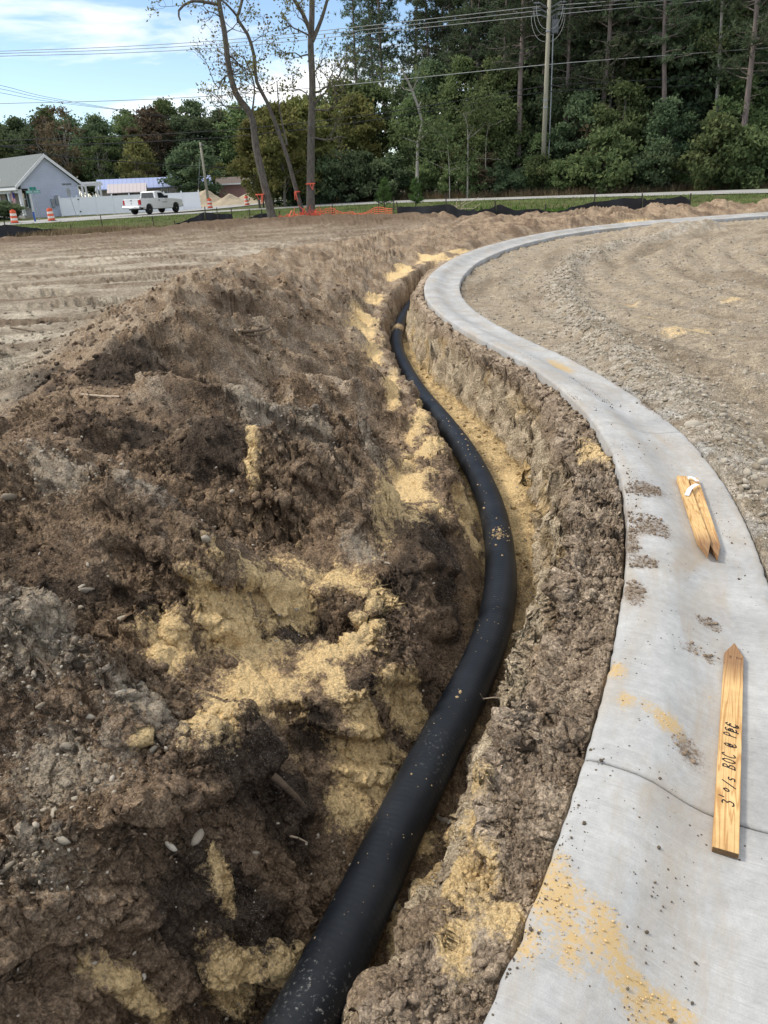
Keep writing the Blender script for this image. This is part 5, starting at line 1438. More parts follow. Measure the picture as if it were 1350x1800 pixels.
def pine(seed, H, base, ntier, r, trunk_r):
    rng = np.random.default_rng(seed)
    tp = bent((0, 0, -.2), (rng.normal() * .3, rng.normal() * .3, H), rng, .03, 10)
    mb = MB().tube(tp, np.linspace(trunk_r, trunk_r * .25, 10), 9)
    cl = []
    for k in range(ntier):
        v = base + (1 - base) * (k + rng.random()) / ntier
        ln = r * (1 - .55 * (v - base) / (1 - base)) * rng.uniform(.55, 1.15)
        ang = rng.uniform(0, 2 * math.pi)
        p = np.array([np.interp(v, np.linspace(0, 1, 10), tp[:, i]) for i in range(3)])
        q = p + np.array([ln * math.cos(ang), ln * math.sin(ang), ln * rng.uniform(-.15, .45)])
        bp = bent(p, q, rng, .18, 5)
        mb.tube(bp, np.linspace(.05, .012, 5), 4)
        for j in range(int(5 + ln * 4)):
            f = rng.uniform(.35, 1.05)
            c = p + (q - p) * min(f, 1) + rng.normal(size=3) * np.array([.35, .35, .16])
            cl.append(c)
    for k in range(7):                      # dead stubs
        v = rng.uniform(.2, base)
        p = np.array([np.interp(v, np.linspace(0, 1, 10), tp[:, i]) for i in range(3)])
        ang = rng.uniform(0, 6.3); ln = rng.uniform(.4, 1.2)
        mb.tube(bent(p, p + np.array([ln * math.cos(ang), ln * math.sin(ang), rng.uniform(-.2, .3)]), rng, .2, 4), [.03, .022, .014, .006], 4)
    cl = np.array(cl)
    m = 13
    n = len(cl) * m
    C = np.repeat(cl, m, 0)
    d = rng.normal(size=(n, 3)); d[:, 2] += .35; d /= np.linalg.norm(d, axis=1)[:, None]
    b = rng.normal(size=(n, 3)); b -= d * (d * b).sum(1)[:, None]; b /= np.linalg.norm(b, axis=1)[:, None]
    Ln = rng.uniform(.22, .42, n)[:, None]
    V = np.stack([C - b * .035, C + b * .035, C + d * Ln], 1).reshape(-1, 3)
    me = np_mesh('crown', V, np.arange(3 * n).reshape(n, 3))
    t = me.attributes.new('tint', 'FLOAT', 'FACE')
    t.data.foreach_set('value', np.clip(np.repeat(rng.uniform(.1, .8, len(cl)), m) + rng.normal(size=n) * .12, 0, 1).astype(np.float32))
    return mb.mesh('trunk'), me

def plant(name, meshes, loc, rz, s, label, cat, group, mats, tilt=(0, 0)):
    t = bpy.data.objects.new(name, None); COL.objects.link(t)
    t.location = loc; t.rotation_euler = (tilt[0], tilt[1], rz); t.scale = s if isinstance(s, tuple) else (s, s, s)
    t['label'] = label; t['category'] = cat
    if group: t['group'] = group
    for nm, me, mt in zip(('trunk', 'crown'), meshes, mats):
        if me is None: continue
        if not me.materials: me.materials.append(mt)
        o = bpy.data.objects.new(nm, me); COL.objects.link(o); o.parent = t
        if me.materials[0] != mt:
            o.material_slots[0].link = 'OBJECT'; o.material_slots[0].material = mt
    return t

BL = [broadleaf(100 + k, 9.0, 2.7, .16, 60, 8000, .20) for k in range(3)]          # understorey trees
BT = [broadleaf(120 + k, 16.0, 3.6, .22, 80, 9500, .26, trunk_r=.2) for k in range(3)]  # tall crowns
SH = [broadleaf(140 + k, 3.0, 1.7, .05, 44, 5200, .14, trunk_r=.05) for k in range(3)]  # shrubs
SP = [broadleaf(150 + k, 12.0, 2.4, .25, 55, 1500, .22, trunk_r=.12) for k in range(2)]  # thin, half bare
PN = [pine(160 + k, 24.0, b, 95, 3.0, .24) for k, b in enumerate((.30, .38, .46))]
rnd = random.Random(21)

def edge_y(x): return float(np.interp(x, [-30, -16, -8, 2, 9, 15, 20, 27, 45, 60], [84, 82, 78, 72, 66.5, 63, 60.5, 57.5, 47, 40]))
GF = 'pine wood beyond the road'
# pines with bare trunks that can be picked out
spots = [(1038, 262, 69, .0, 'pine'), (1052, 268, 66.5, .02, 'pine'), (1256, 245, 66, .015, 'pine'), (1268, 215, 71, .02, 'pine'), (1303, 280, 60, .06, 'pine'), (950, 180, 73, .0, 'pine'), (880, 180, 76, .0, 'pine'), (835, 140, 80, 0, 'pine'), (776, 150, 84, 0, 'pine'), (1180, 150, 80, 0, 'pine')]
lab = ['slender pine trunk leaning beside a twin right of the utility pole', 'thick pine trunk rising right of the utility pole', 'pale-barked pine with short dead stubs', 'dark pine close behind a pale-barked pine',
       'grey pine leaning outward at the wood edge above the shrubs', 'straight pine directly behind the utility pole', 'straight dark pine in the shade left of the utility pole', 'tall pine among thin crowns that let the sky through', 'distant pine whose crown meets the open sky', 'far dark pine between the twin trunks and the pale-barked pine']
for k, (px, py, Y, ln, kd) in enumerate(spots):
    p = at(px, py, Y)
    plant('pine_tree', PN[(k + 2) % 3] if k < 5 else PN[k % 3], (p.x, Y, zg(p.x, Y)), rnd.uniform(0, 6), rnd.uniform(.95, 1.1), lab[k], 'tree', GF, (M_BARKP, L_PINE), (0, ln))
n = 0
for row in range(5):
    x = -3.0
    while x < 52:
        x += rnd.uniform(2.0, 4.6)
        y = edge_y(x) + 6 + row * 6.5 + rnd.uniform(-2, 2)
        if y - edge_y(x) < 8 and rnd.random() < .5: continue
        if x < 12 and rnd.random() < .45: continue
        plant('pine_tree', rnd.choice(PN), (x, y, zg(x, y)), rnd.uniform(0, 6), rnd.uniform(.8, 1.12), 'tall pine with bare trunk and dark crown deep in the wood', 'tree', GF, (M_BARKP, L_PINE), (rnd.gauss(0, .015), rnd.gauss(0, .02)))
for row in range(4):
    x = -3.5 if row else 3.0
    while x < 50:
        x += rnd.uniform(2.4, 4.4)
        y = edge_y(x) + 9 + row * 7 + rnd.uniform(-2, 2)
        if x < 14 and row and rnd.random() < .72: continue
        plant('broadleaf_tree', rnd.choice(BT), (x, y, zg(x, y)), rnd.uniform(0, 6), (rnd.uniform(.5, .72) if x < 14 else rnd.uniform(.7, 1.1)), *((lambda q: (('tall dark broadleaf tree filling the gaps between the pines' if q else 'tall lighter green broadleaf tree between the pines'), 'tree', GF, (M_BARKD, L_DARK if q else L_MID)))(rnd.random() < .45)))
for row in range(2):
    x = 2.0
    while x < 48:
        x += rnd.uniform(1.9, 3.4)
        y = edge_y(x) + 3.6 + row * 2.8 + rnd.uniform(-1, 1)
        plant('understorey_tree', rnd.choice(BL), (x, y, zg(x, y)), rnd.uniform(0, 6), rnd.uniform(.45, .88), *((lambda q: (('fresh green understorey tree along the wood edge' if q else 'dark blue-green understorey tree along the wood edge'), 'tree', 'understorey trees at the wood edge', (M_BARKG, L_MID if q else L_DARK)))(rnd.random() < .5)))
x = -9.0
while x < 46:
    x += rnd.uniform(1.0, 2.3)
    y = edge_y(x) + 1.6 + rnd.uniform(-.5, .9)
    plant('roadside_shrub', rnd.choice(SH), (x, y, zg(x, y)), rnd.uniform(0, 6), rnd.uniform(.45, .95), *((lambda q: (('light green bushy shrub at the foot of the wood' if q else 'dark green bushy shrub at the foot of the wood'), 'shrub', 'shrubs at the foot of the wood', (M_BARKD, L_MID if q else L_DARK)))(rnd.random() < .65)))
for k, (px, Y, s, mt, lb) in enumerate(((1060, 61.5, 1.35, L_MID, 'broad dark green shrub just right of the utility pole'), (1150, 60.5, 1.0, L_DARK, 'low dark shrub between two larger ones'), (1250, 58, 1.5, L_MID, 'large yellow-tinged shrub below the leaning grey pine'), (1300, 57, 1.2, L_MID, 'rounded shrub at the road beneath the pines'),
                                       (1075, 66, 1.9, L_BRN, 'tall shrub hung with withered brown leaves against a pine'), (615, 70, 1.2, L_DARK, 'dense dark shrub right of the roadside trees'), (860, 68, 1.0, L_BRN, 'brownish shrub left of the utility pole'))):
    p = at(px, 330, Y)
    plant('large_shrub', SH[k % 3], (p.x, Y, zg(p.x, Y)), k * 1.3, s, lb, 'shrub', None, (M_BARKD, mt))
# pale bent saplings at the wood edge
for k, (pts, Y, r) in enumerate((([(733, 333), (735, 250), (742, 215), (725, 160), (705, 120)], 67, .16), ([(822, 310), (822, 225), (815, 200)], 66.5, .07), ([(853, 320), (855, 240), (862, 215)], 67, .055), ([(790, 300), (786, 245)], 66, .045), ([(1068, 262), (1080, 110), (1120, 75), (1170, 15)], 67, .16), ([(1256, 240), (1270, 0), (1273, -60)], 62.5, .17))):
    P = [at(px, py, Y) for px, py in pts]
    b0 = Vector((P[0].x, Y, zg(P[0].x, Y)))
    path = catmull([(0, 0, -.1)] + [tuple(p - b0) for p in P], .8)
    lb = ['pale grey leaning tree with crooked fork beside the young pines', 'thin white-barked sapling at the wood edge', 'slim pale sapling between shrubs left of the pole', 'short thin sapling in front of the dark wood', 'forked pale tree leaning right past the twin pine trunks', 'bare pale trunk with broken stubs right of the brown shrub'][k]
    rng = np.random.default_rng(300 + k)
    mb = MB().tube(path, np.linspace(r, r * .45, len(path)), 8)
    tips = []
    for j in range(9):
        i = rng.integers(len(path) // 2, len(path)); ang = rng.uniform(0, 6.3); ln = rng.uniform(.8, 2.2)
        q = path[i] + np.array([ln * math.cos(ang), ln * .5 * math.sin(ang), ln * rng.uniform(.1, .8)])
        mb.tube(bent(path[i], q, rng, .3, 5), np.linspace(r * .35, .012, 5), 5); tips.append(q)
    tips = np.array(tips)
    C_ = tips[rng.integers(0, len(tips), 900)] + rng.normal(size=(900, 3)) * np.array([.6, .5, .4])
    plant('pale_tree', (mb.mesh('trunk'), leaves_mesh('crown', C_, .16, rng)), tuple(b0), 0, 1.0, lb, 'tree', None, (M_BARKL if k else M_BARKL, L_MID))
# yellow-green saplings behind the roadside trio
for k, (px, Y, s) in enumerate(((462, 72, .62), (455, 70, .75), (500, 68, .85), (540, 71, .90), (585, 74, .85), (630, 76, .95), (480, 78, .9), (560, 80, 1.0), (610, 82, 1.15), (660, 82, 1.1))):
    p = at(px, 350, Y)
    plant('sapling_tree', BL[k % 3], (p.x, Y, zg(p.x, Y)), k * 2.1, s, ('yellow-green sapling tree behind the three roadside trunks' if k < 7 else 'taller green tree behind the yellow-green saplings'), 'tree', 'saplings across the road', (M_BARKG, L_YEL if k < 7 else L_MID))
for k, (px, Y, s) in enumerate(((545, 72, 1.2), (590, 71, 1.3), (640, 72, 1.25), (690, 71, 1.1), (500, 73, 1.1))):
    p = at(px, 350, Y)
    plant('roadside_shrub', SH[k % 3], (p.x, Y, zg(p.x, Y)), k, s, 'dark green shrub below the yellow-green saplings', 'shrub', 'shrubs below the saplings', (M_BARKD, L_DARK))

# distant tree line on the left
GL = 'distant tree line behind the houses'
x = -92.0; k = 0
while x < -9:
    for row in range(3):
        y = 132 + row * 9 + rnd.uniform(-3, 3)
        xx = x + rnd.uniform(-1.5, 1.5)
        q = rnd.random()
        h = rnd.uniform(.78, 1.02)
        if q < .50: ms, mt, lb = rnd.choice(BT), (M_BARKD, L_DARK), 'dark evergreen tree in the far tree line'
        elif q < .58: ms, mt, lb = rnd.choice(BT), (M_BARKG, L_BRN), 'brown autumn tree in the far tree line'
        elif q < .82: ms, mt, lb = rnd.choice(SP), (M_BARKL, L_BRN if q < .72 else L_MID), 'half-bare pale-limbed tree in the far tree line'
        else: ms, mt, lb = rnd.choice(BT), (M_BARKG, L_MID), 'mid green tree in the far tree line'
        if ms in SP: h *= 1.25
        plant('distant_tree', ms, (xx, y, 0), rnd.uniform(0, 6), (h * 1.1, h * 1.1, h * rnd.uniform(.82, 1.0)), lb, 'tree', GL, mt)
    x += rnd.uniform(2.6, 4.2)
p = at(352, 350, 112); plant('magnolia_tree', BL[0], (p.x, 112, 0), 1, (1.35, 1.2, .86), 'broad glossy dark tree behind the leaning pole', 'tree', None, (M_BARKD, L_DARK))
p = at(327, 350, 114); plant('magnolia_tree', BL[1], (p.x, 114, 0), 2, (1.1, 1.0, .78), 'dark evergreen tree at the end of the metal roof', 'tree', None, (M_BARKD, L_DARK))
p = at(253, 350, 124); plant('autumn_tree', BL[2], (p.x, 124, 0), 3, (.95, .95, 1.02), 'yellow-brown tree rising behind the metal roof', 'tree', None, (M_BARKG, L_YEL))
p = at(385, 350, 122); plant('autumn_tree', BL[0], (p.x, 122, 0), 4, (.8, .8, .62), 'small yellowing tree behind the brick outbuilding', 'tree', None, (M_BARKG, L_YEL))
p = at(9, 385, 80); plant('porch_shrub', SH[1], (p.x, 80, 0), 4, (1.1, 1.0, .55), 'rounded dark green shrub in front of the porch', 'shrub', None, (M_BARKD, L_DARK))
p = at(-12, 385, 80); plant('porch_shrub', SH[2], (p.x, 80, 0), 5, (1.0, 1.0, .5), 'dark shrub at the edge of the lawn by the porch', 'shrub', None, (M_BARKD, L_DARK))

# the three roadside trees
def roadside(pts, Y, r0, r1, label, seed, nbr, lo, nleaf, forks=()):
    rng = np.random.default_rng(seed)
    P = [at(px, py, Y) for px, py in pts]
    b0 = Vector((P[0].x, Y, ground_z(P[0].x, Y)))
    loc = np.array([tuple(p - b0) for p in P]); loc[0, 2] = -.15
    path = catmull(list(loc), .35)
    path[:, 1] += np.cumsum(rng.normal(size=len(path))) * .02
    rad = np.interp(np.linspace(0, 1, len(path)), [0, .04, .12, 1], [r0 * 1.5, r0 * 1.1, r0, r1])
    mb = MB().tube(path, rad, 12)
    stems = [(path, rad)]
    for fp, fr in forks:
        Q = [at(px, py, Y) for px, py in fp]
        fpth = catmull([tuple(q - b0) for q in Q], .35)
        fpth[:, 1] += np.linspace(0, 1, len(fpth)) * rng.normal() * .8
        rd = np.linspace(fr, fr * .5, len(fpth))
        mb.tube(fpth, rd, 9); stems.append((fpth, rd))
    tips = []
    def grow(p, d, ln, r, depth):
        q = p + d * ln
        bp = bent(p, q, rng, .35, 6)
        mb.tube(bp, np.linspace(r, max(.006, r * .35), 6), 5 if depth < 2 else 4)
        if depth >= 3:
            tips.append(bp[3]); tips.append(bp[-1]); return
        for _ in range(3 if depth else 4):
            i = rng.integers(2, 6)
            nd_ = d + rng.normal(size=3) * .65 + np.array([0, 0, .08]); nd_ /= np.linalg.norm(nd_)
            grow(bp[i], nd_, ln * rng.uniform(.42, .68), r * .5, depth + 1)
        tips.append(bp[-1])
    for k in range(nbr):
        pth, rd = stems[k % len(stems)] if k > nbr // 2 else stems[0]
        f = rng.uniform(lo, 1.0) if pth is stems[0][0] else rng.uniform(.2, 1)
        i = min(len(pth) - 1, int(f * len(pth)))
        ang = rng.uniform(0, 2 * math.pi)
        d = np.array([math.cos(ang), .6 * math.sin(ang), rng.uniform(-.15, .75)]); d /= np.linalg.norm(d)
        grow(pth[i], d, rng.uniform(1.0, 2.3), rd[i] * rng.uniform(.22, .4), 0)
    tips = np.array(tips)
    C_ = tips[rng.integers(0, len(tips), nleaf)] + rng.normal(size=(nleaf, 3)) * .16
    me = leaves_mesh('crown', C_, .085 * rng.uniform(.7, 1.3, nleaf), rng, None, 1.7)
    return plant('roadside_tree', (mb.mesh('trunk'), me), tuple(b0), 0, 1.0, label, 'tree', None, (M_BARKG, L_YEL if seed % 2 else L_BRN)), b0
T1, _ = roadside([(480, 385), (464, 320), (450, 260), (442, 205), (415, 165), (402, 115), (395, 60), (384, 0), (378, -60)], 43.2, .205, .10, 'crooked grey tree leaning left with orange tape on its trunk', 401, 11, .42, 900,
                 [([(442, 205), (448, 150), (430, 100)], .05), ([(384, 8), (340, 4), (318, 22), (322, 40)], .08)])
T2, _ = roadside([(535, 384), (520, 330), (500, 260), (470, 180), (452, 145), (446, 95), (435, 60), (418, 35), (420, 22), (428, -10)], 43.6, .115, .07, 'slim leaning tree sharing its base with the thick forked one', 402, 10, .40, 900,
                 [([(505, 255), (490, 190), (485, 140)], .05), ([(418, 30), (402, 12), (385, 2)], .06)])
T3, _ = roadside([(546, 386), (546, 330), (547, 240), (549, 150), (546, 80), (548, 30), (548, -60)], 43.0, .22, .12, 'thick dark forked tree beside the orange safety net', 403, 13, .35, 1500,
                 [([(548, 62), (534, 28), (516, 0), (500, -40)], .115), ([(549, 72), (566, 30), (580, -20)], .115)])
for k, (px, py, Y, r, lb) in enumerate(((457, 343, 43.0, .215, 'orange flagging tape tied round the crooked left tree'), (523, 338, 43.4, .125, 'orange flagging tape on the slim leaning tree'), (546, 324, 42.9, .23, 'orange flagging tape knotted round the thick forked tree'))):
    p = at(px, py, Y)
    t = thing('flagging_tape', lb, 'flagging tape', tuple(p), 0, 'orange tapes on the roadside trees')
    MB().lathe([(r + .02, 0), (r + .025, .06)], 14).build('band', M_OMESH, t)
    m_ = MB()
    for q in range(3):
        a0 = rnd.uniform(-.2, .2)
        m_.bar((a0, -r - .03, .03), (a0 + rnd.uniform(-.15, .15), -r - .07, rnd.uniform(-.45, -.2)), .04, .01)
    m_.build('tail', M_OMESH, t)

# young pines on the verge
def young_pine(seed, H):
    rng = np.random.default_rng(seed)
    mb = MB().tube(bent((0, 0, -.1), (0, 0, H), rng, .04, 6), np.linspace(.035, .01, 6), 6)
    cl = []
    for k in range(46):
        v = .12 + .86 * rng.random(); ang = rng.uniform(0, 6.3); ln = (.62 * (1 - v) + .14) * H * .42
        q = np.array([ln * math.cos(ang), ln * math.sin(ang), v * H + ln * .5])
        mb.tube([(0, 0, v * H), tuple(q)], [.012, .006], 4)
        for f in (.35, .6, .85, 1.0): cl.append(np.array([0, 0, v * H]) * (1 - f) + q * f)
    cl = np.array(cl); m = 16; n = len(cl) * m
    C = np.repeat(cl, m, 0); d = rng.normal(size=(n, 3)); d[:, 2] += .6; d /= np.linalg.norm(d, axis=1)[:, None]
    b = rng.normal(size=(n, 3)); b -= d * (d * b).sum(1)[:, None]; b /= np.linalg.norm(b, axis=1)[:, None]
    V = np.stack([C - b * .012, C + b * .012, C + d * rng.uniform(.12, .24, n)[:, None]], 1).reshape(-1, 3)
    me = np_mesh('crown', V, np.arange(3 * n).reshape(n, 3))
    me.attributes.new('tint', 'FLOAT', 'FACE').data.foreach_set('value', rng.random(n).astype(np.float32))
    return mb.mesh('trunk'), me
for k, (px, Y, H, lb) in enumerate(((676, 48, 1.75, 'young bushy pine on the verge above the end of the orange net'), (731, 47.5, 1.6, 'smaller young pine on the verge below the pale leaning tree'))):
    p = at(px, 368, Y); plant('young_pine', young_pine(500 + k, H), (p.x, Y, ground_z(p.x, Y)), k, 1.0, lb, 'tree', None, (M_BARKD, L_YPINE))

# ------------------------------------------------------------------ grass and weeds
def blades(name, X, Y, h, w, mat, label, rng, tint=None):
    n = len(X)
    Z, _ = terrain(X, Y)
    ang = rng.uniform(0, 6.3, n)
    ln = rng.normal(size=(n, 2)) * h[:, None] * .35
    B = np.stack([X, Y, Z - .02], 1)
    dx = np.stack([np.cos(ang) * w, np.sin(ang) * w, 0 * ang], 1)
    T = B + np.stack([ln[:, 0], ln[:, 1], h], 1)
    V = np.stack([B - dx, B + dx, T], 1).reshape(-1, 3)
    me = np_mesh(name, V, np.arange(3 * n).reshape(n, 3))
    if tint is None: tint = .5 + .7 * fbm(X * .35, Y * .5, 3, 81) + rng.normal(size=n) * .2
    me.attributes.new('tint', 'FLOAT', 'FACE').data.foreach_set('value', np.clip(tint, 0, 1).astype(np.float32))
    o = link(name, me, mat, kind='stuff', label=label, cat='grass')
    return o
rng = np.random.default_rng(77)
def road_near_y(x): return np.interp(x, [p[0] for p in ROAD_NEAR], [p[1] for p in ROAD_NEAR])
n = 60000
gx = rng.uniform(-32, 24, n); gu = rng.random(n) ** 1.3
sy_ = np.interp(gx, SILT[:, 0], SILT[:, 1])
gy = sy_ + .3 + gu * (road_near_y(gx) - sy_ - .6)
keep = fbm(gx * .5, gy * .6, 3, 83) > -.18
gx, gy = gx[keep], gy[keep]
blades('verge_grass', gx, gy, rng.uniform(.06, .20, len(gx)), rng.uniform(.015, .035, len(gx)), L_GRASS, 'rough green grass on the verge between site and road', rng)
n = 16000
gx = rng.uniform(-6, 46, n); gy = np.array([edge_y(v) for v in gx]) + rng.uniform(-.8, 2.2, n)
blades('dry_grass', gx, gy, rng.uniform(.2, .75, n), rng.uniform(.01, .03, n), L_DRY, 'tall dry grass along the foot of the wood', rng)
n = 12000
gx = rng.normal(5.6, 2.6, n); gy = np.interp(gx, SILT[:, 0], SILT[:, 1]) + .5 + np.abs(rng.normal(size=n)) * 3
blades('green_weeds', gx, gy, rng.uniform(.05, .28, n), rng.uniform(.03, .07, n), L_WEED, 'bright green weeds behind the long silt fence', rng)
n = 9000
gx = rng.normal(-14.6, 1.2, n); gy = np.interp(gx, SILT[:, 0], SILT[:, 1]) - .4 + rng.normal(size=n) * .5
blades('dead_grass', gx, gy, rng.uniform(.08, .32, n), rng.uniform(.01, .03, n), L_DRY, 'bleached dead grass heaped beside the left silt fence', rng)
# ------------------------------------------------------------------ stones, clods and crumbs
def ico(sub):
    bm = bmesh.new(); bmesh.ops.create_icosphere(bm, subdivisions=sub, radius=1.0)
    V = np.array([v.co[:] for v in bm.verts]); F = np.array([[v.index for v in f.verts] for f in bm.faces]); bm.free()
    return V, F
ICO1, ICO2, ICO3 = ico(1), ico(2), ico(3)

def lump(base, rng, rough=.25, flat=.75):
    V, F = base
    d = V.copy()
    for k in range(7):
        nrm = rng.normal(size=3); nrm /= np.linalg.norm(nrm)
        d = d * (1 + rough * .5 * np.tanh(2.5 * (V @ nrm - rng.uniform(-.3, .6)))[:, None] * rng.uniform(-.7, .5))
    d *= np.array([rng.uniform(.85, 1.25), rng.uniform(.7, 1.0), flat * rng.uniform(.8, 1.15)])
    return d, F

def rot_z(V, a):
    c, s = math.cos(a), math.sin(a)
    return V @ np.array([[c, s, 0], [-s, c, 0], [0, 0, 1]])

def scatter(name, X, Y, size, protos, label, cat, sink=.35, soil=True, mat=None, rng=None, tone=1.0):
    """many lumps joined into one mesh, coloured like the soil they lie on"""
    Z, m = terrain(X, Y)
    n = len(X)
    Vs, Fs, ids = [], [], []
    off = 0
    pid = rng.integers(0, len(protos), n)
    for k, (PV, PF) in enumerate(protos):
        ix = np.nonzero(pid == k)[0]
        if not len(ix): continue
        a = rng.uniform(0, 6.28, len(ix)); c, s = np.cos(a), np.sin(a)
        tl = rng.normal(size=(len(ix), 2)) * .3
        P = PV[None] * size[ix][:, None, None]
        x = P[..., 0] * c[:, None] - P[..., 1] * s[:, None]; y = P[..., 0] * s[:, None] + P[..., 1] * c[:, None]
        z = P[..., 2] + x * tl[:, :1] + y * tl[:, 1:]
        V = np.stack([x + X[ix][:, None], y + Y[ix][:, None], z + (Z[ix] + size[ix] * sink)[:, None]], -1)
        Vs.append(V.reshape(-1, 3)); Fs.append((PF[None] + (np.arange(len(ix)) * len(PV))[:, None, None] + off).reshape(-1, 3))
        ids.append(np.repeat(ix, len(PV))); off += len(ix) * len(PV)
    V = np.concatenate(Vs); F = np.concatenate(Fs); ids = np.concatenate(ids)
    me = np_mesh(name, V, F)
    if soil:
        C, S, ym_, pm_ = soil_colour(X, Y, Z, m)
        C = C + (np.array((.72, .53, .27)) - C) * sm(.5, .65, ym_)[:, None]; C = C + (np.array((.33, .30, .26)) - C) * (sm(.5, .8, pm_) * .6)[:, None]
        C = C * (tone * rng.uniform(.75, 1.3, n))[:, None]
        at_ = me.attributes.new('soil', 'FLOAT_COLOR', 'POINT')
        at_.data.foreach_set('color', np.concatenate([C[ids], S[ids][:, None] * .5], 1).astype(np.float32).ravel())
    else:
        me.attributes.new('tint', 'FLOAT', 'POINT').data.foreach_set('value', rng.random(n)[ids].astype(np.float32))
    o = link(name, me, M_SOIL if soil else mat, smooth=True, kind='stuff', label=label, cat=cat)
    return o

def stone_material():
    m, nd, lk, b = new_mat('pale_stone')
    tc = N(nd, 'ShaderNodeTexCoord'); oi = nd.new('ShaderNodeObjectInfo')
    at_ = N(nd, 'ShaderNodeAttribute', _attribute_name='tint')
    ns = N(nd, 'ShaderNodeTexNoise', Scale=60.0, Detail=6.0, Roughness=.7); lk.new(tc.outputs['Object'], ns.inputs['Vector'])
    r = ramp(nd, .3, (.30, .265, .215), .7, (.56, .52, .45)); lk.new(ns.outputs['Fac'], r.inputs[0])
    ad = N(nd, 'ShaderNodeMath', _operation='ADD'); lk.new(at_.outputs['Fac'], ad.inputs[0]); lk.new(oi.outputs['Random'], ad.inputs[1])
    fr = N(nd, 'ShaderNodeMath', _operation='FRACT'); lk.new(ad.outputs[0], fr.inputs[0])
    r2 = ramp(nd, 0, (.50, .45, .38), 1, (1.02, 1.0, .96)); lk.new(fr.outputs[0], r2.inputs[0])
    mu = N(nd, 'ShaderNodeMixRGB', _blend_type='MULTIPLY', Fac=1.0); lk.new(r.outputs[0], mu.inputs[1]); lk.new(r2.outputs[0], mu.inputs[2])
    lk.new(mu.outputs[0], b.inputs['Base Color']); b.inputs['Roughness'].default_value = .9
    bp = N(nd, 'ShaderNodeBump', Strength=.4, Distance=.004); lk.new(ns.outputs['Fac'], bp.inputs['Height']); lk.new(bp.outputs[0], b.inputs['Normal'])
    return m
M_STONES = stone_material()
rng = np.random.default_rng(5)
def clod(base, rng):
    V, F = lump(base, rng, .6, .8)
    return V * (1 + rng.normal(size=(len(V), 1)) * .13), F
CLODS = [clod(ICO1, rng) for k in range(8)]
CLODB = [clod(ICO2, rng) for k in range(8)]
PEBS = [lump(ICO1, rng, .2, .65) for k in range(5)]

def polar_samples(n, r0, r1, a0=-44, a1=44):
    r = r0 * (r1 / r0) ** rng.random(n); a = np.radians(rng.uniform(a0, a1, n))
    return r * np.sin(a), r * np.cos(a)
# clods on the spoil bank and the shelf beside the kerb
X, Y = polar_samples(92000, .9, 14)
Zt, mm = terrain(X, Y)
pn = fbm(X * 1.1, Y * 1.1, 3, 91)
dens = np.where(mm['dp'] > 0, .16 + .40 * sm(-.1, .4, pn), 0.0) * (1 - mm['fld'] * .7) * (1 - .7 * mm['onwall']) * (1 - .6 * mm['infloor'])
shelf = (mm['dp'] <= 0) & (mm['q'] > .01)
dens = np.where(shelf, .55 * (1 - sm(.1, .5, mm['drop'])) + .12, dens)
dens = np.where(mm['dc'] > -.005, 0, dens)
ymk = soil_colour(X, Y, Zt, mm)[2]
dens = dens * (1 - .55 * sm(.4, .6, ymk))
k = rng.random(len(X)) < dens
X, Y = X[k], Y[k]; rr_ = np.hypot(X, Y); sh = shelf[k]
size = np.maximum(.0026, .0015 * rr_) * (1 + rng.pareto(2.7, len(X)) * .9)
size = np.minimum(size * np.where(sh, 1.25, 1.0), np.where(sh, .020, .030))
ymk = ymk[k]
size = np.where(ymk > .5, np.minimum(size, np.maximum(.005, .0014 * rr_)), size)
big = size > .013
scatter('soil_clods', X[~big], Y[~big], size[~big], CLODS, 'small crumbs of soil strewn over the spoil bank and trench edge', 'soil', .3, True, None, rng)
scatter('soil_lumps', X[big], Y[big], size[big], CLODB, 'larger lumps of soil on the spoil bank and beside the kerb', 'soil', .3, True, None, rng)
# gravel on the street side, pebbles in the spoil
X, Y = polar_samples(60000, 1.6, 24, 6, 44)
Zt, mm = terrain(X, Y)
pn = fbm(X * .9, Y * .9, 3, 93)
dens = np.where(mm['g'] > .03, .06 + .12 * sm(0, .4, pn) + .75 * np.exp(-(np.abs(mm['dw']) / .3) ** 2), 0)
k = rng.random(len(X)) < dens
X, Y = X[k], Y[k]; rr_ = np.hypot(X, Y)
size = np.minimum(np.maximum(.0040, .0012 * rr_) * (1 + rng.pareto(2.4, len(X))), .026)
scatter('gravel', X, Y, size, PEBS, 'pale gravel strewn over the graded street bed', 'gravel', .25, False, M_STONES, rng)
X, Y = polar_samples(30000, .9, 8, -44, 20)
Zt, mm = terrain(X, Y)
pl = blob(X, Y, PALE)
dens = np.where((mm['dp'] > .05), .035 + .20 * sm(-.3, .3, pl), np.where(mm['dc'] < -.3, .05, 0)) * (1 - mm['fld'])
k = rng.random(len(X)) < dens
X, Y = X[k], Y[k]; rr_ = np.hypot(X, Y)
size = np.minimum(np.maximum(.0035, .0018 * rr_) * (1 + rng.pareto(2.6, len(X)) * .8), .012)
scatter('pebbles', X, Y, size, PEBS, 'small whitish pebbles in the dark spoil', 'gravel', .25, False, M_STONES, rng)
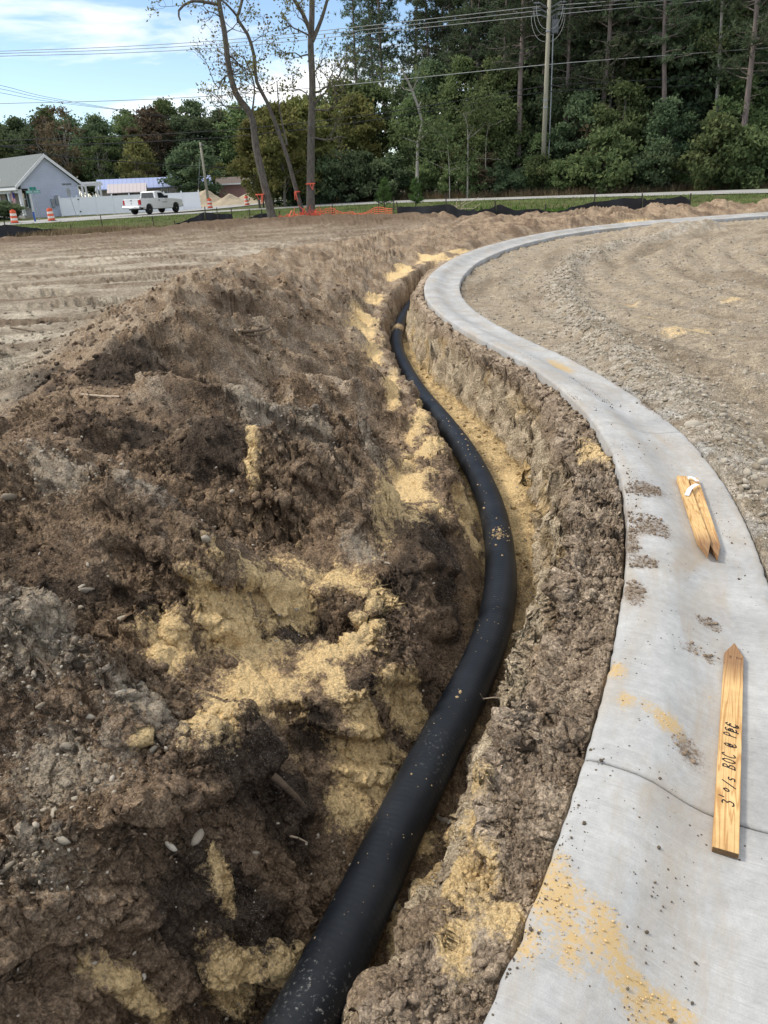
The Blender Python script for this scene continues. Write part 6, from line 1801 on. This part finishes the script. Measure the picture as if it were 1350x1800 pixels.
# soil and sand fallen on the pipe
PD = np.r_[0, np.cumsum(np.hypot(*np.diff(PIPE_P, axis=0).T))]
Vs = []; Fs = []; off = 0
for (yc_, spread, n_, wide) in ((12.25, .10, 420, 1.15), (4.35, .05, 90, .5), (2.3, .5, 26, .9), (3.3, .6, 24, .9), (6.2, .9, 40, .9), (1.7, .3, 14, .9)):
    sc0 = np.interp(yc_, PIPE_P[:, 1], PD)
    for _ in range(n_):
        s1 = sc0 + rng.normal() * spread; a1 = rng.normal() * wide * .6
        p0 = np.array([np.interp(s1, PD, PIPE_P[:, 0]), np.interp(s1, PD, PIPE_P[:, 1])]); p1 = np.array([np.interp(s1 + .05, PD, PIPE_P[:, 0]), np.interp(s1 + .05, PD, PIPE_P[:, 1])])
        t1 = (p1 - p0) / np.linalg.norm(p1 - p0); nr_ = np.array([-t1[1], t1[0]])
        if abs(a1) > 1.2: continue
        z1 = -0.605 + 0.012 * math.sin(s1 * .9) + 0.006 * math.sin(s1 * 2.3 + 1)
        c1 = np.array([*(p0 + nr_ * .0975 * math.sin(a1)), z1 + .0975 * math.cos(a1)])
        PV, PF = CLODS[rng.integers(0, 8)]; sz = min(max(.0011, .0007 * yc_) * (1 + rng.pareto(2.8)), .012)
        Vs.append(rot_z(PV * sz, rng.uniform(0, 6)) + c1); Fs.append(PF + off); off += len(PV)
link('pipe_soil', np_mesh('pipe_soil', np.concatenate(Vs), np.concatenate(Fs)), simple('soil_on_pipe', (.36, .27, .16), .95, .4, 30), kind='stuff', smooth=True, label='crumbs of soil and sand lying on the black pipe', cat='soil')
# crumbs of soil on the kerb itself
def kerb_z(x, y):
    d, _, _ = path_dist(np.array([float(x)]), np.array([float(y)]), KERB_P)
    return float(np.interp(-d[0], KU, KZ))
n = 4200
s_ = rng.uniform(kerb_s_near(.1, .8), kerb_s_near(1.3, 8), n); u_ = np.clip(np.where(rng.random(n) < .35, np.abs(rng.normal(size=n)) * .06, rng.normal(.33, .13, n)), .012, .595)
cn = fbm(s_ * .9, u_ * 4, 3, 95)
k = cn > .20
s_, u_ = s_[k], u_[k]
P_ = []
for a_, b2_ in zip(s_, u_):
    p, t = kerb_at(a_); q = p + np.array([t[1], -t[0]]) * b2_; P_.append((q[0], q[1], np.interp(b2_, KU, KZ)))
P_ = np.array(P_)
def strew(P, lo, cap, name, mat, label):
    Vs = []; Fs = []; off = 0
    for p in P:
        PV, PF = CLODS[rng.integers(0, 8)]; sz = min(lo * (1 + rng.pareto(2.2)), cap)
        Vs.append(rot_z(PV * sz, rng.uniform(0, 6)) + p + np.array([0, 0, sz * .45])); Fs.append(PF + off); off += len(PV)
    link(name, np_mesh(name, np.concatenate(Vs), np.concatenate(Fs)), mat, kind='stuff', smooth=True, label=label, cat='soil')
strew(P_, .0013, .006, 'kerb_crumbs', simple('damp_soil_crumb', (.11, .085, .06), .95, .4, 30), 'dark crumbs of soil scattered on the concrete kerb')
# spilled heaps: thick with crumbs where the soil smears are
def spill(L, n, thr):
    s_ = rng.uniform(kerb_s_near(.0, .7), kerb_s_near(1.5, 6.2), n); u_ = rng.uniform(.008, .6, n); out = []
    for a_, b2_ in zip(s_, u_):
        p, t = kerb_at(a_); q = p + np.array([t[1], -t[0]]) * b2_; out.append((q[0], q[1], np.interp(b2_, KU, KZ)))
    out = np.array(out)
    v = blob(out[:, 0], out[:, 1], L) + .5 * fbm(out[:, 0] * 7, out[:, 1] * 7, 3, 97)
    return out[v > thr]
strew(spill(KDIRT, 26000, .12), .0018, .009, 'kerb_soil_spill', simple('spilled_soil', (.22, .165, .115), .95, .35, 40), 'brown soil spilled over the back edge of the kerb')
strew(spill(KSAND, 16000, .22), .0011, .0035, 'kerb_sand_spill', simple('spilled_sand', (.60, .43, .21), .95, .25, 40), 'yellow sand grains spilled on the near end of the kerb')

def hit(px, py):
    d = np.array((_f * _FPX + _r * (px - 675) + _u * (900 - py)).normalized())
    ts = np.concatenate([np.arange(.8, 8, .012), np.arange(8, 40, .06)])
    P = np.array([0, 0, EYE]) + ts[:, None] * d
    z, _ = terrain(P[:, 0], P[:, 1])
    i = int(np.argmax(P[:, 2] < z))
    return Vector(P[i]), float(ts[i])
STM = []
for k in range(5):
    V, F = lump(ICO2, rng, .6, .7); V = V * (1 + rng.normal(size=(len(V), 1)) * .075) * np.array([1.1, .85, 1.0]); STM.append(np_mesh('stone', V, F)); STM[-1].materials.append(M_STONES)
def stone(p, r, label, group):
    o = bpy.data.objects.new('stone', STM[rng.integers(0, 5)]); COL.objects.link(o)
    o.location = (p[0], p[1], p[2] + r * .05); o.scale = (r * rng.uniform(.8, 1.3), r * rng.uniform(.75, 1.1), r * rng.uniform(.7, 1.2)); o.rotation_euler = (rng.normal() * .3, rng.normal() * .3, rng.uniform(0, 6))
    o['label'] = label; o['category'] = 'stone'; o['group'] = group
for (px, py, w_) in ((18, 875, 18), (215, 819, 12), (254, 910, 13), (282, 911, 13), (363, 946, 20), (187, 984, 14), (120, 1069, 22), (139, 1068, 11), (158, 1040, 13), (142, 1034, 13), (218, 1091, 14), (231, 1111, 14),
                     (249, 1205, 20), (249, 1233, 19), (267, 1239, 17), (187, 1237, 19), (150, 1259, 22), (205, 1281, 14), (190, 1222, 12), (262, 1125, 12), (410, 863, 11), (117, 1379, 15), (171, 1371, 14), (119, 1314, 15), (166, 1317, 17), (264, 1311, 24),
                     (96, 1428, 14), (18, 1441, 13), (10, 1527, 16), (345, 1477, 17), (300, 1488, 14), (207, 1222, 13), (75, 1240, 12), (60, 1185, 11), (105, 1475, 13), (270, 715 + 600, 12), (776, 1440, 14), (790, 1448, 12), (812, 1400, 12), (720, 1650, 15), (690, 1600, 13), (706, 1632, 12)):
    p, t_ = hit(px, py)
    right = px > 650
    stone(p, w_ * t_ / 1300 * .55, 'whitish stone on the trench floor beside the pipe' if right else 'whitish rounded stone lying on the dark spoil bank', 'stones on the trench floor' if right else 'stones on the spoil bank')
wx = np.linspace(0, 1, 60)
for k in range(64):
    i = rng.integers(int(len(WIND) * .45), len(WIND) - 3)
    q = WIND[i] + rng.normal(size=2) * np.array([.22, .3])
    d, _, _ = path_dist(np.array([q[0]]), np.array([q[1]]), KERB_P)
    if -d[0] < KERB_W + .06: continue
    stone((q[0], q[1], ground_z(q[0], q[1])), rng.uniform(.016, .034), 'pale rounded stone in the gravel windrow beside the kerb', 'stones in the gravel windrow')
for (px, py, w_) in ((1218, 750, 24), (1345, 850, 34), (1325, 842, 16), (1345, 815, 20), (1310, 830, 14), (1100, 745, 12), (915, 563, 16), (1195, 770, 12)):
    p, t_ = hit(px, py); stone(p, w_ * t_ / 1300 * .55, 'larger pale stone apart on the graded gravel bed', 'larger stones on the gravel bed')

# ------------------------------------------------------------------ sticks and roots
M_STICK = simple('dead_wood', (.13, .095, .065), .9, .3, 20, .3, 60)
M_STICKP = simple('bleached_twig', (.42, .34, .25), .9, .2, 20)
def stick(pts, r, label, mat=M_STICK, lift=.01, seed=0):
    P = []
    for px, py in pts:
        p, t_ = hit(px, py); P.append(np.array(p) + np.array([0, 0, lift]))
    path = catmull(P, .04)
    path = smooth_path(path, 4)
    b0 = path[0].copy()
    rng2 = np.random.default_rng(seed)
    path = path + np.cumsum(rng2.normal(size=path.shape), 0) * .0012
    V, F = tube(path - b0, np.linspace(r, r * .55, len(path)), 8)
    o = link('stick', np_mesh('stick', V, F), mat, smooth=True, label=label, cat='stick', group='sticks and roots in the spoil'); o.location = b0
stick([(428, 588), (450, 587), (472, 581), (485, 567)], .016, 'curved dark root sticking out of the spoil bank', lift=.03, seed=1)
stick([(432, 592), (455, 593), (483, 582)], .010, 'thinner root lying under the curved dark root', lift=.02, seed=2)
stick([(143, 697), (180, 699), (212, 701)], .011, 'straight pale stick lying on the crest of the spoil bank', M_STICKP, lift=.015, seed=3)
stick([(20, 580), (45, 584), (62, 586)], .014, 'short dark branch lying on the rutted field', lift=.03, seed=4)
stick([(480, 1372), (505, 1395), (548, 1440)], .014, 'broken dark root jutting from the trench bank', lift=.03, seed=5)
stick([(510, 1475), (525, 1480), (540, 1488)], .004, 'thin pale twig in the dark trench bank', M_STICKP, lift=.015, seed=6)
stick([(65, 1160), (90, 1180), (100, 1196)], .004, 'thin dark twig on the grey spoil', lift=.01, seed=7)
tw = thing('root_twig', 'thin forked pale twig hanging over the side of the pipe', 'twig', (.47, 2.72, -.54))
tp = lambda px, py: tuple(at(px, py, 2.78) - Vector((.47, 2.72, -.54)))
MB().tube([tp(893, 1233), tp(868, 1226), tp(852, 1228), tp(843, 1226)], [.0035, .003, .0025, .002], 6).build('stem', M_STICKP, tw)
MB().tube([tp(852, 1228), tp(842, 1238), tp(838, 1252), tp(834, 1260)], [.0025, .002, .0018, .001], 6).build('side_shoot', M_STICKP, tw)
MB().tube([tp(868, 1226), tp(884, 1226), tp(905, 1224)], [.0025, .002, .0018], 6).build('side_shoot', M_STICKP, tw)
MB().tube([tp(848, 1227), tp(844, 1219)], [.002, .001], 6).build('side_shoot', M_STICKP, tw)
db = thing('brush_pile', 'grey tangle of dead branches behind the long silt fence', 'branches', (3.9, 37.6, ground_z(3.9, 37.6)))
for k in range(16):
    a_ = rng.uniform(0, 6.3); ln = rng.uniform(.5, 1.4)
    MB().tube(bent((rng.normal() * .5, rng.normal() * .3, .05), (rng.normal() * .4 + ln * math.cos(a_), .3 * math.sin(a_), rng.uniform(.1, .9)), rng, .3, 5), np.linspace(.03, .01, 5), 5).build('branch', M_STICKP, db)

# ------------------------------------------------------------------ survey stakes on the kerb
def wood_material():
    m, nd, lk, b = new_mat('pine_stake_wood')
    tc = N(nd, 'ShaderNodeTexCoord'); oi = nd.new('ShaderNodeObjectInfo')
    of = N(nd, 'ShaderNodeVectorMath', _operation='ADD'); lk.new(tc.outputs['Object'], of.inputs[0])
    cb = nd.new('ShaderNodeCombineXYZ'); ml = N(nd, 'ShaderNodeMath', _operation='MULTIPLY'); ml.inputs[1].default_value = 7.0
    lk.new(oi.outputs['Random'], ml.inputs[0]); lk.new(ml.outputs[0], cb.inputs[0]); lk.new(ml.outputs[0], cb.inputs[1]); lk.new(cb.outputs[0], of.inputs[1])
    mp = N(nd, 'ShaderNodeMapping'); mp.inputs['Scale'].default_value = (1.1, 26, 9); lk.new(of.outputs[0], mp.inputs[0])
    ns = N(nd, 'ShaderNodeTexNoise', Scale=1.3, Detail=2.0, Distortion=.5); lk.new(mp.outputs[0], ns.inputs['Vector'])
    ms = N(nd, 'ShaderNodeMath', _operation='MULTIPLY'); ms.inputs[1].default_value = 55.0; lk.new(ns.outputs['Fac'], ms.inputs[0])
    sn = N(nd, 'ShaderNodeMath', _operation='SINE'); lk.new(ms.outputs[0], sn.inputs[0])
    r = nd.new('ShaderNodeValToRGB'); r.color_ramp.elements[0].position = .0; r.color_ramp.elements[0].color = (.68, .46, .22, 1)
    r.color_ramp.elements[1].position = 1.0; r.color_ramp.elements[1].color = (.47, .27, .11, 1)
    e_ = r.color_ramp.elements.new(.62); e_.color = (.65, .43, .20, 1)
    mr = nd.new('ShaderNodeMapRange'); mr.inputs['From Min'].default_value = -1; lk.new(sn.outputs[0], mr.inputs['Value']); lk.new(mr.outputs[0], r.inputs[0])
    n2 = N(nd, 'ShaderNodeTexNoise', Scale=11.0, Detail=6.0, Roughness=.7); lk.new(of.outputs[0], n2.inputs['Vector'])
    r2 = ramp(nd, .3, (.80, .76, .70), .7, (1.12, 1.12, 1.1)); lk.new(n2.outputs['Fac'], r2.inputs[0])
    mu = N(nd, 'ShaderNodeMixRGB', _blend_type='MULTIPLY', Fac=1.0); lk.new(r.outputs[0], mu.inputs[1]); lk.new(r2.outputs[0], mu.inputs[2])
    # soil stain on the driven end
    sp = N(nd, 'ShaderNodeSeparateXYZ'); lk.new(tc.outputs['Object'], sp.inputs[0])
    m3 = N(nd, 'ShaderNodeMath', _operation='MULTIPLY_ADD'); lk.new(n2.outputs['Fac'], m3.inputs[0]); m3.inputs[1].default_value = .09; lk.new(sp.outputs['X'], m3.inputs[2])
    rs = ramp(nd, .80, (0, 0, 0), .95, (.75, .75, .75)); lk.new(m3.outputs[0], rs.inputs[0])
    mx = N(nd, 'ShaderNodeMixRGB'); mx.inputs[2].default_value = (.17, .085, .05, 1); lk.new(rs.outputs[0], mx.inputs[0]); lk.new(mu.outputs[0], mx.inputs[1])
    lk.new(mx.outputs[0], b.inputs['Base Color']); b.inputs['Roughness'].default_value = .75; b.inputs['Specular IOR Level'].default_value = .25
    bp = N(nd, 'ShaderNodeBump', Strength=.2, Distance=.002); lk.new(sn.outputs[0], bp.inputs['Height']); lk.new(bp.outputs[0], b.inputs['Normal'])
    return m
M_STAKE = wood_material()
M_STAKE_END = simple('shaded_end_grain', (.13, .08, .04), .9, .3, 60)  # end grain, with the shade on the sawn face put into its colour
M_INK = simple('black_marker_ink', (.018, .017, .02), .6, .2, 60)
M_STAMP = simple('grade_stamp_ink', (.16, .09, .06), .8, .2, 60)

def unp(px, py, z):
    d = _f * _FPX + _r * (px - 675) + _u * (900 - py)
    t = (z - EYE) / d.z
    return Vector((d.x * t, d.y * t, z))

def stake(base_px, tip_px, zc, width, th, label, tipfrac=.075, notch=True, tilt=0.0):
    """lies flat; local x from the sawn end to the point"""
    B = unp(*base_px, zc + th); T = unp(*tip_px, zc + th)
    Lg = math.hypot(T.x - B.x, T.y - B.y)
    ang = math.atan2(T.y - B.y, T.x - B.x)
    # rest on the highest points of the kerb under it
    best = -9
    k0, k1 = kerb_z(B.x, B.y), kerb_z(T.x, T.y)
    for f in np.linspace(0, 1, 9):
        for sgn in (-.5, .5):
            x = B.x + (T.x - B.x) * f - math.sin(ang) * width * sgn; y = B.y + (T.y - B.y) * f + math.cos(ang) * width * sgn
            best = max(best, kerb_z(x, y) - (k0 + (k1 - k0) * f))
    z0 = k0 + best + .001
    t = thing('survey_stake', label, 'stake', (B.x, B.y, z0), ang, 'survey stakes lying on the kerb')
    t.rotation_euler = (tilt, -math.atan2(k1 - k0, Lg), ang)
    h = width / 2
    poly = [(0, -h), (Lg * (1 - tipfrac), -h), (Lg, 0.0), (Lg * (1 - tipfrac * .93), h)]
    if notch: poly += [(Lg * .86, h), (Lg * .855, h - .005), (Lg * .85, h)]
    poly += [(0, h)]
    o = MB().prism(poly, 'z', 0, th).build('board', M_STAKE, t, bevel=.0012)
    MB().box(-.0015, 0.0, -h + .001, h - .001, .001, th - .001).build('sawn_end', M_STAKE_END, t)
    return t, Lg
GLY = {'3': [[(0, .95), (.25, 1), (.55, .85), (.3, .58), (.6, .38), (.5, .05), (.1, .0), (-.05, .12)]], "'": [[(.1, 1.25), (.0, .85)]],
       'o': [[(.3, .95), (.05, .75), (.1, .5), (.35, .5), (.5, .75), (.3, .95)]], '/': [[(.75, 1.05), (-.1, -.1)]], 's': [[(.55, .5), (.25, .52), (.1, .35), (.45, .2), (.4, .0), (.05, .0)]],
       'B': [[(.05, 0), (.15, 1)], [(.05, 1), (.5, 1.0), (.6, .75), (.2, .55), (.65, .4), (.55, .05), (-.05, 0)]], 'O': [[(.35, 1), (.05, .7), (.1, .2), (.4, .0), (.65, .35), (.6, .8), (.35, 1), (.25, .98)]],
       'C': [[(.65, .85), (.4, 1), (.1, .7), (.05, .25), (.3, .0), (.65, .12)]], '@': [[(.5, .35), (.3, .6), (.15, .35), (.35, .2), (.55, .45), (.55, .7), (.3, .9), (.0, .6), (.05, .15), (.35, -.05), (.7, .1)]],
       'P': [[(.05, 0), (.15, 1), (.55, .95), (.6, .65), (.15, .5)]], 'E': [[(.6, .98), (.1, .95), (.05, .02), (.6, .05)], [(.08, .5), (.5, .55)]], 'N': [[(0, 0), (0, 1), (.6, 0), (.6, 1)]], '.': [[(.1, 0), (.2, .05)]], '2': [[(0, .8), (.25, 1), (.55, .8), (.0, .0), (.6, .0)]], ' ': []}
def write(parent, text, x0, x1, hgt, y0, wd, z, mat, name, along=True, slant=.22, vary=.06, seed=1):
    r2 = random.Random(seed)
    n = len(text); step = (x1 - x0) / n
    for i, ch in enumerate(text):
        mb = MB()
        h = hgt * (1 + r2.uniform(-vary, vary) * 2); w_ = step * (.95 if ch in '.\'' else 1.25)
        for st_ in GLY[ch]:
            P = catmull([(a_, b_) for a_, b_ in st_], .25) if len(st_) > 2 else np.array(st_, float)
            Q = []
            for a_, b_ in P:
                lx = x0 + i * step + (a_ + slant * b_) * w_ * .72; ly = y0 + b_ * h + r2.uniform(-1, 1) * .0002
                Q.append((lx, ly) if along else (parent.get('ax', 0) - ly, lx))
            for p, q in zip(Q[:-1], Q[1:]):
                d = Vector((q[0] - p[0], q[1] - p[1])); L_ = d.length
                if L_ < 1e-6: continue
                e_ = d / L_ * wd * .35
                mb.bar((p[0] - e_.x, p[1] - e_.y, z), (q[0] + e_.x, q[1] + e_.y, z), wd, .0008)
        if mb.v: mb.build(name, mat, parent)
TH = .019
S1, LG = stake((1275, 1497), (1291, 1131), -.086, .066, TH, 'long pointed survey stake with black handwriting along it', .085)
bx_ = unp(1275, 1497, -.067)
u0 = (unp(1280, 1418, -.067) - bx_).length; u1 = (unp(1287, 1272, -.067) - bx_).length
write(S1, "3'o/s BOC @ PEC", u0, u1, .034, -.016, .0034, TH + .0007, M_INK, 'ink_letter')
write(S1, "PC", u0 + (u1 - u0) * .86, u1 - .004, .030, -.022, .0040, TH + .0012, M_INK, 'ink_letter', seed=4)
S1['ax'] = LG * .905
write(S1, "NO.2", -.026, .020, .011, 0, .0013, TH + .0007, M_STAMP, 'stamp_letter', along=False, slant=0, seed=2)
del S1['ax']
S2, _ = stake((1198, 841), (1245, 977), -.086, .055, .034, 'thick survey stake with dark cut point lying next to a taped one', .14, False)
S3, _ = stake((1219, 838), (1263, 977), -.080, .052, .030, 'survey stake with wavy grain and white tape round its end', .13, False)
tape = thing('flagging_tape', 'strip of white flagging tape tied round the ends of two stakes', 'flagging tape', tuple(unp(1212, 850, -.04)))
o0 = unp(1212, 850, -.04)
def ribbon3(pts, w, name):
    P = [unp(x, y, z) - o0 for x, y, z in pts]
    mb = MB()
    for p, q in zip(P[:-1], P[1:]):
        d = (q - p); sd = Vector((-d.y, d.x, 0)).normalized() * w / 2
        n_ = Vector((0, 0, .0012))
        mb.add([p - sd, p + sd, q + sd, q - sd, p - sd + n_, p + sd + n_, q + sd + n_, q - sd + n_], [(3, 2, 1, 0), (4, 5, 6, 7), (0, 1, 5, 4), (1, 2, 6, 5), (2, 3, 7, 6), (3, 0, 4, 7)])
    mb.build(name, simple('white_tape', (.78, .79, .82), .5, .08, 30), tape)
ribbon3([(1208, 842, -.046), (1213, 838, -.034), (1220, 841, -.03), (1226, 846, -.034)], .02, 'wrap')
ribbon3([(1226, 851, -.036), (1219, 854, -.03), (1212, 860, -.026), (1207, 871, -.03)], .024, 'tail')
